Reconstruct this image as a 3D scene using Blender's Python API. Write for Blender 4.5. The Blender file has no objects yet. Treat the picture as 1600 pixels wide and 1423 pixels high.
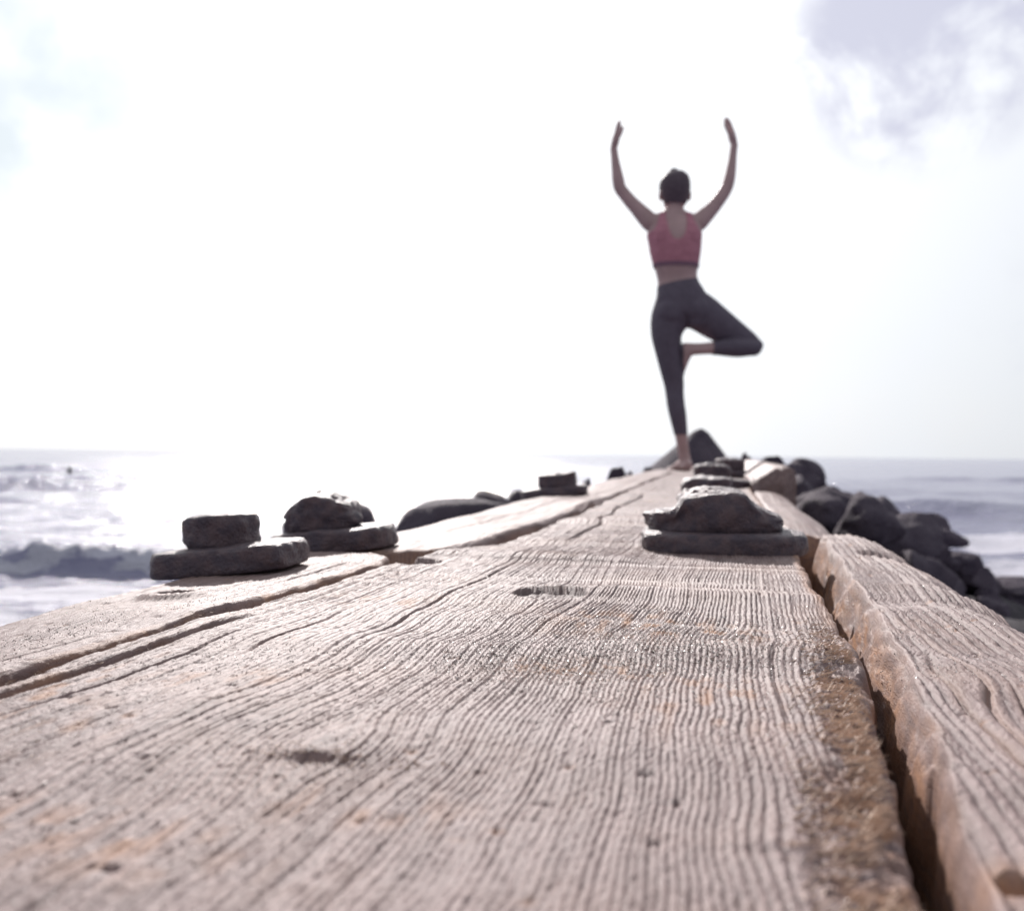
import bpy, bmesh, math, random
import numpy as np
from mathutils import Vector, Matrix

rng = np.random.RandomState(7)
random.seed(7)
C = bpy.context.scene.collection
R = math.radians

# ------------------------------------------------------------------ camera
FPX = 1500.0                      # focal length in pixels of a 1600 px wide picture
CAMZ = 0.10
ROLL = R(0.61)
PITCH = R(-0.115)
cam_d = bpy.data.cameras.new('camera')
cam = bpy.data.objects.new('camera', cam_d)
C.objects.link(cam)
cam_d.sensor_fit = 'HORIZONTAL'
cam_d.sensor_width = 36.0
cam_d.lens = 36.0 * FPX / 1600.0
cam_d.clip_start = 0.01
cam_d.clip_end = 20000.0
cam_d.dof.use_dof = True
cam_d.dof.focus_distance = 0.56
cam_d.dof.aperture_fstop = 10.5
fwd = Vector((0, math.cos(PITCH), math.sin(PITCH)))
rgt = Vector((1, 0, 0))
upv = rgt.cross(fwd)
rgt2 = rgt * math.cos(ROLL) + upv * math.sin(ROLL)
up2 = -rgt * math.sin(ROLL) + upv * math.cos(ROLL)
cam.matrix_world = Matrix(((rgt2.x, up2.x, -fwd.x, 0), (rgt2.y, up2.y, -fwd.y, 0),
                           (rgt2.z, up2.z, -fwd.z, CAMZ), (0, 0, 0, 1)))
bpy.context.scene.camera = cam


def ray(px, py):
    return rgt2 * ((px - 800) / FPX) + up2 * (-(py - 711.5) / FPX) + fwd


def at(px, py, Y):
    d = ray(px, py)
    return Vector((0, 0, CAMZ)) + d * (Y / d.y)


# ------------------------------------------------------------------ sky, sun, exposure
SUN_EL, SUN_AZ = R(28.5), R(-9.0)          # azimuth from +Y towards +X
sun_dir = Vector((math.sin(SUN_AZ) * math.cos(SUN_EL), math.cos(SUN_AZ) * math.cos(SUN_EL), math.sin(SUN_EL)))
SUN_STRENGTH = 4.1
SKY_STRENGTH = 0.08
EXPOSURE = 0.50

world = bpy.data.worlds.new('World')
bpy.context.scene.world = world
world.use_nodes = True


class NT:
    """small helper to write node trees"""
    def __init__(self, tree):
        self.t = tree
        tree.nodes.clear()

    def n(self, kind, **kw):
        nd = self.t.nodes.new(kind)
        for k, v in kw.items():
            if k == 'inp':
                for a, b in v.items():
                    if hasattr(b, 'is_output'):
                        self.t.links.new(b, nd.inputs[a])
                    else:
                        nd.inputs[a].default_value = b
            else:
                setattr(nd, k, v)
        return nd

    def math(self, op, a, b=0.0, c=0.0, clamp=False):
        return self.n('ShaderNodeMath', operation=op, use_clamp=clamp, inp={0: a, 1: b, 2: c}).outputs[0]

    def mix(self, f, a, b, mode='MIX'):
        nd = self.n('ShaderNodeMix', data_type='RGBA', blend_type=mode, inp={0: f, 6: a, 7: b})
        return nd.outputs[2]

    def ramp(self, f, lo, hi, a=0.0, b=1.0):
        return self.n('ShaderNodeMapRange', interpolation_type='SMOOTHSTEP',
                      inp={0: f, 1: lo, 2: hi, 3: a, 4: b}).outputs[0]

    def noise(self, vec, scale, detail=4.0, rough=0.55, dist=0.0):
        return self.n('ShaderNodeTexNoise', inp={'Vector': vec, 'Scale': scale, 'Detail': detail,
                                                 'Roughness': rough, 'Distortion': dist}).outputs[0]


w = NT(world.node_tree)
sky = w.n('ShaderNodeTexSky', sky_type='NISHITA', sun_disc=False, sun_elevation=SUN_EL,
          sun_rotation=SUN_AZ, altitude=0.0, air_density=1.0, dust_density=2.0, ozone_density=1.0)
wdir = w.n('ShaderNodeTexCoord').outputs['Generated']
dot = w.n('ShaderNodeVectorMath', operation='DOT_PRODUCT', inp={0: wdir, 1: tuple(sun_dir)}).outputs['Value']
# thin cloud veil: brighter towards the sun (forward scattering), with thicker grey patches
glow = w.math('ADD', w.math('MULTIPLY', w.math('POWER', w.math('MAXIMUM', dot, 0.0), 3.4), 7.6), 0.0)
cn = w.noise(wdir, 2.6, 7.0, 0.58, 0.3)
veil = w.mix(1.0, w.mix(1.0, (1.0, 0.99, 0.97, 1), glow, 'MULTIPLY'), (4.7, 5.0, 5.5, 1), 'ADD')
lp = ray(1445, 55).normalized()
lobe = w.n('ShaderNodeVectorMath', operation='DOT_PRODUCT', inp={0: wdir, 1: tuple(lp)}).outputs['Value']
lobe = w.ramp(lobe, 0.9905, 0.9968)
thick = w.math('ADD', w.ramp(cn, 0.60, 0.78, 0.0, 0.7), w.math('MULTIPLY', lobe, w.ramp(w.noise(wdir, 9.0, 5.0, 0.55, 0.3), 0.34, 0.55)), clamp=True)
cover = w.ramp(w.noise(wdir, 1.7, 5.0, 0.55), 0.30, 0.55, 0.86, 0.98)
col = w.mix(cover, sky.outputs[0], veil)
col = w.mix(w.math('MULTIPLY', thick, 0.85), col, w.mix(1.0, (5.4, 5.5, 6.8, 1), (1, 1, 1, 1), 'MULTIPLY'))
lp2 = ray(-20, 120).normalized()
lobe2 = w.n('ShaderNodeVectorMath', operation='DOT_PRODUCT', inp={0: wdir, 1: tuple(lp2)}).outputs['Value']
wisp = w.math('MULTIPLY', w.ramp(lobe2, 0.984, 0.999), w.ramp(w.noise(wdir, 6.0, 4.0, 0.5, 0.3), 0.30, 0.55))
col = w.mix(w.math('MULTIPLY', wisp, 0.9), col, (7.1, 7.8, 8.3, 1))
bg = w.n('ShaderNodeBackground', inp={'Color': col, 'Strength': SKY_STRENGTH})
w.n('ShaderNodeOutputWorld', inp={'Surface': bg.outputs[0]})

sl = bpy.data.lights.new('sun', 'SUN')
sl.energy = SUN_STRENGTH
sl.angle = R(0.53)
sl.color = (1.0, 0.94, 0.905)
sun = bpy.data.objects.new('sun', sl)
C.objects.link(sun)
sun.rotation_euler = (-sun_dir).to_track_quat('-Z', 'Y').to_euler()
sun.location = (0, 0, 30)

vs = bpy.context.scene.view_settings
vs.view_transform = 'Standard'
vs.look = 'None'
vs.exposure = EXPOSURE
vs.gamma = 1.0
vs.use_curve_mapping = False
cy = bpy.context.scene.cycles
cy.use_denoising = True
cy.sample_clamp_indirect = 6.0
cy.max_bounces = 6


# ------------------------------------------------------------------ helpers
def tag(o, label=None, cat=None, group=None, kind=None):
    if label: o['label'] = label
    if cat: o['category'] = cat
    if group: o['group'] = group
    if kind: o['kind'] = kind
    return o


def empty(name, loc=(0, 0, 0), rz=0.0):
    o = bpy.data.objects.new(name, None)
    o.empty_display_size = 0.1
    o.location = loc
    o.rotation_euler = (0, 0, rz)
    C.objects.link(o)
    return o


def mesh_obj(name, verts, faces, mat, parent=None, smooth=True, attrs=None, loc=None, mats=None, midx=None):
    me = bpy.data.meshes.new(name)
    verts = np.asarray(verts, dtype=np.float32)
    faces = np.asarray(faces, dtype=np.int32)
    k = faces.shape[1]
    me.vertices.add(len(verts))
    me.vertices.foreach_set('co', verts.ravel())
    me.loops.add(faces.size)
    me.loops.foreach_set('vertex_index', faces.ravel())
    me.polygons.add(len(faces))
    me.polygons.foreach_set('loop_start', np.arange(0, faces.size, k, dtype=np.int32))
    me.polygons.foreach_set('loop_total', np.full(len(faces), k, dtype=np.int32))
    me.polygons.foreach_set('use_smooth', np.full(len(faces), smooth, dtype=bool))
    for m in (mats or [mat]):
        me.materials.append(m)
    if midx is not None:
        me.polygons.foreach_set('material_index', np.asarray(midx, dtype=np.int32))
    me.update(calc_edges=True)
    me.validate()
    for nm, arr in (attrs or {}).items():
        a = me.attributes.new(nm, 'FLOAT', 'POINT')
        a.data.foreach_set('value', np.asarray(arr, dtype=np.float32).ravel())
    o = bpy.data.objects.new(name, me)
    C.objects.link(o)
    if parent: o.parent = parent
    if loc is not None: o.location = loc
    return o


def grid_faces(nr, nc, wrap=False):
    i = np.arange(nr - 1)[:, None]
    j = np.arange(nc if wrap else nc - 1)[None, :]
    a = i * nc + j
    b = i * nc + (j + 1) % nc
    return np.stack([a, b, b + nc, a + nc], -1).reshape(-1, 4)


def hash2(ix, iy, seed):
    h = (ix.astype(np.int64) * 374761393 + iy.astype(np.int64) * 668265263 + seed * 974711) & 0x7fffffff
    h = ((h ^ (h >> 13)) * 1274126177) & 0x7fffffff
    h = h ^ (h >> 16)
    return (h & 0xffff) / 65535.0 * 2 - 1


def vn(x, y, seed=0):
    """value noise, -1..1"""
    x, y = np.broadcast_arrays(np.asarray(x, float), np.asarray(y, float))
    ix, iy = np.floor(x), np.floor(y)
    fx, fy = x - ix, y - iy
    fx = fx * fx * fx * (fx * (fx * 6 - 15) + 10)
    fy = fy * fy * fy * (fy * (fy * 6 - 15) + 10)
    a, b = hash2(ix, iy, seed), hash2(ix + 1, iy, seed)
    c, d = hash2(ix, iy + 1, seed), hash2(ix + 1, iy + 1, seed)
    return (a * (1 - fx) + b * fx) * (1 - fy) + (c * (1 - fx) + d * fx) * fy


def fbm(x, y, seed=0, o=4, g=0.5):
    s, a = 0, 1.0
    for k in range(o):
        s = s + a * vn(x * 2 ** k + 17.3 * k, y * 2 ** k - 9.1 * k, seed + k)
        a *= g
    return s


def vn3(p, seed=0):
    """value noise on an (n,3) array"""
    ip = np.floor(p)
    f = p - ip
    f = f * f * (3 - 2 * f)
    out = np.zeros(len(p))
    for dx in (0, 1):
        for dy in (0, 1):
            for dz in (0, 1):
                wgt = (f[:, 0] if dx else 1 - f[:, 0]) * (f[:, 1] if dy else 1 - f[:, 1]) * (f[:, 2] if dz else 1 - f[:, 2])
                out += wgt * hash2(ip[:, 0] + dx + 57 * (ip[:, 2] + dz), ip[:, 1] + dy + 113 * (ip[:, 2] + dz), seed)
    return out


def sstep(x, a, b):
    t = np.clip((x - a) / (b - a), 0, 1)
    return t * t * (3 - 2 * t)


# ------------------------------------------------------------------ materials
def new_mat(name):
    m = bpy.data.materials.new(name)
    m.use_nodes = True
    return m, NT(m.node_tree)


def finish(nt, bsdf):
    nt.n('ShaderNodeOutputMaterial', inp={'Surface': bsdf.outputs[0]})


def simple_mat(name, c1, c2, scale, rough, bump=0.0, bscale=None, spec=0.5, metallic=0.0, detail=5.0, bdist=0.01):
    m, t = new_mat(name)
    co = t.n('ShaderNodeTexCoord').outputs['Object']
    f = t.ramp(t.noise(co, scale, detail), 0.35, 0.65)
    b = t.n('ShaderNodeBsdfPrincipled', inp={'Base Color': t.mix(f, (*c1, 1), (*c2, 1)), 'Roughness': rough,
                                             'Specular IOR Level': spec, 'Metallic': metallic})
    if bump:
        bn = t.n('ShaderNodeBump', inp={'Height': t.noise(co, bscale or scale * 4, 6.0, 0.6), 'Strength': bump, 'Distance': bdist})
        t.t.links.new(bn.outputs[0], b.inputs['Normal'])
    finish(t, b)
    return m


def wood_material():
    m, t = new_mat('weathered_wood')
    co = t.n('ShaderNodeTexCoord').outputs['Object']
    ring = t.n('ShaderNodeAttribute', attribute_name='ring').outputs['Fac']
    brown = t.n('ShaderNodeAttribute', attribute_name='brown').outputs['Fac']
    mp = t.n('ShaderNodeMapping', inp={'Vector': co, 'Scale': (1.0, 0.10, 1.0)}).outputs[0]
    fine = t.noise(mp, 900.0, 3.0, 0.6)
    mid = t.noise(mp, 90.0, 4.0, 0.6)
    big = t.noise(co, 9.0, 5.0, 0.6)
    spk = t.noise(co, 700.0, 2.0, 0.5)
    c = t.mix(t.ramp(mid, 0.3, 0.7), WOOD_D, WOOD_L)
    c = t.mix(t.math('MULTIPLY', t.ramp(big, 0.42, 0.70), 0.65), c, WOOD_W)
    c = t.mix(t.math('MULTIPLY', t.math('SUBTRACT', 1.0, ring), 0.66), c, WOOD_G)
    c = t.mix(t.math('MULTIPLY', t.ramp(spk, 0.58, 0.70), 0.6), c, (0.10, 0.075, 0.07, 1))
    bm = t.math('MULTIPLY', brown, t.ramp(t.noise(mp, 260.0, 4.0, 0.65), 0.30, 0.62, 0.25, 1.0))
    c = t.mix(bm, c, WOOD_B)
    b = t.n('ShaderNodeBsdfPrincipled', inp={'Base Color': c, 'Roughness': 0.58, 'Specular IOR Level': t.math('SUBTRACT', 0.28, t.math('MULTIPLY', brown, 0.22), clamp=True)})
    h = t.math('ADD', t.math('MULTIPLY', fine, 0.6), t.math('MULTIPLY', t.noise(co, 1300.0, 2.0, 0.6), 0.8))
    bn = t.n('ShaderNodeBump', inp={'Height': h, 'Strength': 0.8, 'Distance': 0.0009})
    t.t.links.new(bn.outputs[0], b.inputs['Normal'])
    finish(t, b)
    return m


WOOD_L = (0.300, 0.218, 0.208, 1)
WOOD_D = (0.175, 0.117, 0.112, 1)
WOOD_W = (0.235, 0.140, 0.112, 1)
WOOD_G = (0.085, 0.054, 0.052, 1)
WOOD_B = (0.40, 0.225, 0.140, 1)
M_wood = wood_material()
M_iron = simple_mat('corroded_iron', (0.078, 0.058, 0.074), (0.130, 0.086, 0.092), 90, 0.42, 1.0, 380, 0.42, 0.0, 6, 0.004)  # iron colour lifted and tinted mauve to stand in for veiling glare
M_rock = simple_mat('dark_rock', (0.062, 0.048, 0.066), (0.098, 0.078, 0.098), 5, 0.8, 0.9, 22, 0.15, 0.0, 7, 0.05)  # rock colour includes some of the mauve lift of lens glare
M_bank = simple_mat('wet_rubble', (0.05, 0.044, 0.05), (0.09, 0.08, 0.088), 9, 0.8, 1.0, 20, 0.15, 0.0, 7, 0.06)
M_skin = simple_mat('skin', (0.38, 0.25, 0.24), (0.44, 0.29, 0.28), 12, 0.5, 0.05, 200, 0.4)  # skin tone raised to carry the glare veil in its colour
M_hair = simple_mat('dark_hair', (0.09, 0.068, 0.08), (0.12, 0.09, 0.105), 60, 0.6, 0.4, 220, 0.2, 0.0, 5, 0.002)
M_top = simple_mat('red_fabric', (0.43, 0.185, 0.225), (0.48, 0.21, 0.255), 40, 0.8, 0.5, 26, 0.2, 0.0, 5, 0.02)  # red cloth paled, glare veil painted into its base colour
M_band = simple_mat('dark_band_fabric', (0.20, 0.12, 0.16), (0.22, 0.13, 0.17), 40, 0.8, 0.1, 500, 0.2)
M_leg = simple_mat('charcoal_fabric', (0.100, 0.081, 0.104), (0.115, 0.094, 0.12), 30, 0.75, 0.45, 20, 0.25, 0.0, 5, 0.02)  # charcoal cloth, lightened in colour in place of lens veil
M_eye = simple_mat('eye_white', (0.7, 0.68, 0.66), (0.75, 0.73, 0.7), 10, 0.2)
M_lip = simple_mat('lip', (0.32, 0.11, 0.10), (0.34, 0.13, 0.11), 10, 0.4)
M_fibre = simple_mat('wood_fibre', (0.44, 0.285, 0.20), (0.66, 0.50, 0.39), 90, 0.6)
M_grain_l = simple_mat('quartz_sand', (0.62, 0.56, 0.50), (0.78, 0.74, 0.70), 300, 0.32, spec=0.6)
M_grain_d = simple_mat('dark_sand', (0.10, 0.075, 0.065), (0.20, 0.13, 0.10), 300, 0.4)
M_buoy = simple_mat('dark_buoy_plastic', (0.04, 0.04, 0.05), (0.07, 0.07, 0.08), 8, 0.4)


def sea_material():
    m, t = new_mat('sea_water')
    co = t.n('ShaderNodeTexCoord').outputs['Object']
    foam = t.n('ShaderNodeAttribute', attribute_name='foam').outputs['Fac']
    n1 = t.noise(co, 0.9, 8.0, 0.62, 0.4)
    n2 = t.noise(co, 6.0, 6.0, 0.6, 0.3)
    mp = t.n('ShaderNodeMapping', inp={'Vector': co, 'Scale': (0.35, 1.0, 1.0)}).outputs[0]
    n3 = t.noise(mp, 0.16, 6.0, 0.6)
    n4 = t.noise(mp, 3.4, 8.0, 0.68, 0.5)
    h = t.math('ADD', t.math('MULTIPLY', n1, 0.9), t.math('MULTIPLY', n2, 0.14))
    h = t.math('ADD', h, t.math('MULTIPLY', n3, 1.3))
    bn = t.n('ShaderNodeBump', inp={'Height': h, 'Strength': 1.0, 'Distance': 0.22})
    wat = t.n('ShaderNodeBsdfPrincipled', inp={'Base Color': (0.175, 0.17, 0.26, 1), 'Roughness': 0.15, 'IOR': 1.33,
                                               'Normal': bn.outputs[0]})
    bf = t.n('ShaderNodeBump', inp={'Height': n4, 'Strength': 1.0, 'Distance': 0.22})
    fo = t.n('ShaderNodeBsdfPrincipled', inp={'Base Color': (0.52, 0.51, 0.59, 1), 'Roughness': 0.6, 'Normal': bf.outputs[0]})
    f = t.ramp(t.math('ADD', foam, t.math('MULTIPLY', t.math('SUBTRACT', n4, 0.5), 2.6)), 0.42, 0.66)
    f = t.math('MULTIPLY', f, t.ramp(foam, 0.02, 0.2))
    ms = t.n('ShaderNodeMixShader', inp={0: f, 1: wat.outputs[0], 2: fo.outputs[0]})
    t.n('ShaderNodeOutputMaterial', inp={'Surface': ms.outputs[0]})
    return m


M_sea = sea_material()

# ------------------------------------------------------------------ setting: sea
SEA = -1.10
TH = R(12.4)                     # the jetty heads 12.4 degrees right of the view
cT, sT = math.cos(TH), math.sin(TH)


def to_uv(X, Y):
    return X * cT - Y * sT, X * sT + Y * cT


def to_xy(u, v):
    return u * cT + v * sT, -u * sT + v * cT


def build_sea():
    ang = np.concatenate([np.linspace(-180, -46, 70, endpoint=False), np.linspace(-46, 46, 480, endpoint=False),
                          np.linspace(46, 180, 70, endpoint=False)])
    rad = np.concatenate([np.linspace(0.6, 4.0, 12, endpoint=False), np.geomspace(4.0, 60, 260, endpoint=False),
                          np.geomspace(60, 9000, 50)])
    a = np.radians(ang)[None, :]
    r = rad[:, None]
    X, Y = r * np.sin(a), r * np.cos(a)
    z = np.zeros_like(X)
    rs = np.random.RandomState(3)
    fade = 1 / (1 + (r / 60) ** 2)
    for k in range(16):
        lam = 0.7 * 1.22 ** k
        th = rs.normal(0, 0.5)
        ph = rs.uniform(0, 6.28)
        q = (X * math.sin(th) + Y * math.cos(th)) * 2 * math.pi / lam + ph + 1.2 * vn(X / lam / 3, Y / lam / 3, 40 + k)
        amp = 0.0085 * lam ** 0.72
        amp = amp * np.clip(1.3 - r * 0.03 / lam, 0, 1)
        z += amp * (1 - 2 * np.abs(np.sin(q / 2)) ** 1.2) * fade
    foam = np.zeros_like(X)
    # breaking wave to the left, running in towards the camera
    yc = 10.35 + 0.35 * vn(X * 0.35, 0 * X, 5) + 0.012 * (X + 6) ** 2 * 0.2
    t = Y - yc
    front = np.where(t < 0, np.exp(-(t / 0.16) ** 2), np.exp(-(t / 0.75) ** 2))
    msk = sstep(X, -26, -20) * (1 - sstep(X, -3.4, -2.0))
    amp = 0.25 * (1 + 0.28 * vn(X * 1.1, 0 * X, 9) + 0.30 * fbm(X * 3, Y * 4, 19, 3))
    z += front * amp * msk
    foam = np.maximum(foam, msk * 1.15 * np.exp(-((t + 0.10) / 0.26) ** 2) * (0.72 + 0.55 * fbm(X * 2.6, Y * 5, 21, 3)))
    foam = np.maximum(foam, msk * np.exp(-((t - 0.75) / 0.55) ** 2) * 0.75)
    foam = np.maximum(foam, msk * 0.80 * sstep(t, -5.2, -3.8) * (1 - sstep(t, -0.75, -0.3)) * (0.72 + 0.6 * fbm(X * 0.8, Y * 2.0, 33, 3)))
    # foam streaks behind the breaker and a second swell further out
    foam = np.maximum(foam, 0.55 * np.exp(-((Y - 14.5) / 2.2) ** 2) * (0.6 + 0.7 * vn(X * 0.25, Y * 0.8, 31)) * (1 - sstep(X, 4, 6)))
    y2 = 31 + 1.6 * vn(X * 0.06, 0 * X, 15)
    for q, (dy, hh, ww, sd) in enumerate(((0, 0.50, 0.9, 61), (-5.5, 0.20, 0.6, 62), (9, 0.42, 1.0, 63), (22, 0.5, 1.3, 64), (4.2, 0.24, 0.6, 65), (45, 0.6, 2.0, 66))):
        yq = y2 + dy + 0.8 * vn(X * 0.15, 0 * X, sd + 20)
        tq = Y - yq
        z += 0.62 * hh * (1 - 0.6 * sstep(X, 2, 6)) * (0.8 + 0.5 * fbm(X * 0.5, Y * 1.6, sd + 40, 3)) * np.where(tq < 0, np.exp(-(tq / (0.55 * ww)) ** 2), np.exp(-(tq / (1.6 * ww)) ** 2)) * np.clip(0.35 + 0.9 * vn(X * 0.22 + q, 0 * X, sd), 0, 1.2)
    foam = np.maximum(foam, 0.5 * np.exp(-((Y - y2 + 1.2) / 0.7) ** 2) * (0.5 + 0.7 * vn(X * 0.4, Y, 81)))
    y3 = 20.5 + 1.0 * vn(X * 0.1, 0 * X, 16)
    z += 0.20 * np.exp(-((Y - y3) / 0.9) ** 2) * (0.6 + 0.6 * vn(X * 0.2, 0 * X, 62))
    # wash against the rocks on the right
    U, V = to_uv(X, Y)
    edge = 2.1 + 0.105 * V
    d = U - edge
    right = sstep(V, 3, 6) * (1 - sstep(V, 16, 21))
    foam = np.maximum(foam, right * np.exp(-((d - 0.3) / 0.9) ** 2) * (0.62 + 0.6 * vn(X * 1.3, Y * 1.3, 71)))
    foam = np.maximum(foam, 0.42 * right * np.exp(-((d - 2.5) / 2.2) ** 2) * (0.5 + 0.8 * vn(X * 0.7, Y * 0.9, 73)))
    z += right * 0.13 * np.exp(-((d - 0.9) / 0.45) ** 2) * (0.6 + 0.7 * vn(X * 1.2, Y * 1.2, 75))
    dl = -U - 1.9
    foam = np.maximum(foam, 0.75 * sstep(V, 2, 4) * (1 - sstep(V, 15, 18)) * np.exp(-((dl - 0.2) / 0.5) ** 2) * (0.6 + 0.5 * vn(X * 1.5, Y * 1.5, 77)))
    verts = np.stack([X, Y, z], -1).reshape(-1, 3)
    nr, nc = X.shape
    o = mesh_obj('sea', verts, grid_faces(nr, nc, True)[:, ::-1], M_sea, attrs={'foam': np.clip(foam, 0, 1)})
    o.location.z = SEA
    tag(o, 'grey glittering sea with foam and a breaking wave under a white sky', kind='structure')


build_sea()

# ------------------------------------------------------------------ setting: rubble bank under the jetty
JETTY = empty('timber_jetty', (0, 0, 0), -TH)
tag(JETTY, 'long jetty of weathered grey timber planks with rusty bolts, running out to sea', 'jetty')


def bank_z(u, v):
    zr = -0.36 - 0.36 * np.maximum(u - 0.15, 0)
    zl = -0.36 - 0.62 * np.maximum(-u - 0.45, 0)
    z = np.minimum(zr, zl)
    z = z - 0.25 * np.maximum(v - 12.5, 0)
    return z


def build_bank():
    u = np.linspace(-4, 7, 130)[None, :]
    v = np.linspace(-4, 19, 240)[:, None]
    U, V = np.broadcast_arrays(u, v)
    z = bank_z(U, V) + 0.09 * fbm(U * 2.2, V * 2.2, 5, 4) * sstep(np.abs(U + 0.15), 0.3, 0.9)
    X, Y = to_xy(U, V)
    o = mesh_obj('rubble_bank', np.stack([X, Y, z], -1).reshape(-1, 3), grid_faces(240, 130), M_bank)
    tag(o, 'dark wet rubble bank that carries the jetty', kind='structure')


build_bank()


# ------------------------------------------------------------------ timber planks
class Grain:
    """growth rings as contour lines of a warped cross coordinate"""
    def __init__(self, seed, period, knots=(), lo=-0.8, hi=0.6):
        self.seed, self.knots = seed, knots
        x = np.linspace(lo, hi, 6000)
        per = period * np.exp(0.38 * vn(x * 22, 0 * x, seed) + 0.25 * vn(x * 90, 0 * x, seed + 1))
        self.x = x
        self.ph = np.concatenate([[0], np.cumsum(np.diff(x) / per[1:])])

    def g(self, u, v):
        s = self.seed
        g = u + 0.010 * vn(u * 4, v * 2.6, s + 2) + 0.0040 * vn(u * 9, v * 8, s + 3) + 0.0012 * vn(u * 30, v * 26, s + 4) + 0.00035 * vn(u * 150, v * 110, s + 14)
        for (uk, vk, a, lu, lv) in self.knots:
            d = u - uk
            g = g - a * np.tanh(d / (0.35 * lu)) * np.exp(-np.abs(d) / lu) * np.exp(-((v - vk) / lv) ** 2)
        return g

    def rings(self, g):
        ph = np.interp(g, self.x, self.ph)
        k = np.floor(ph)
        f = ph - k
        hgt = 0.65 + 0.35 * hash2(k, 0 * k, self.seed + 9)
        prof = np.where(f < 0.62, np.sin(np.pi * f / 0.62 * 0.5) ** 0.8, np.cos(np.pi * (f - 0.62) / 0.38 * 0.5) ** 0.9)
        return prof * hgt, prof


def rows_for(v0, v1, fine):
    v, out = v0, []
    while v < v1:
        out.append(v)
        d = abs(v) if v > 0.1 else 0.25 + abs(v)
        v += fine * max(1.0, (d / 0.36) ** 1.95)
    out.append(v1)
    return np.array(out)


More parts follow.
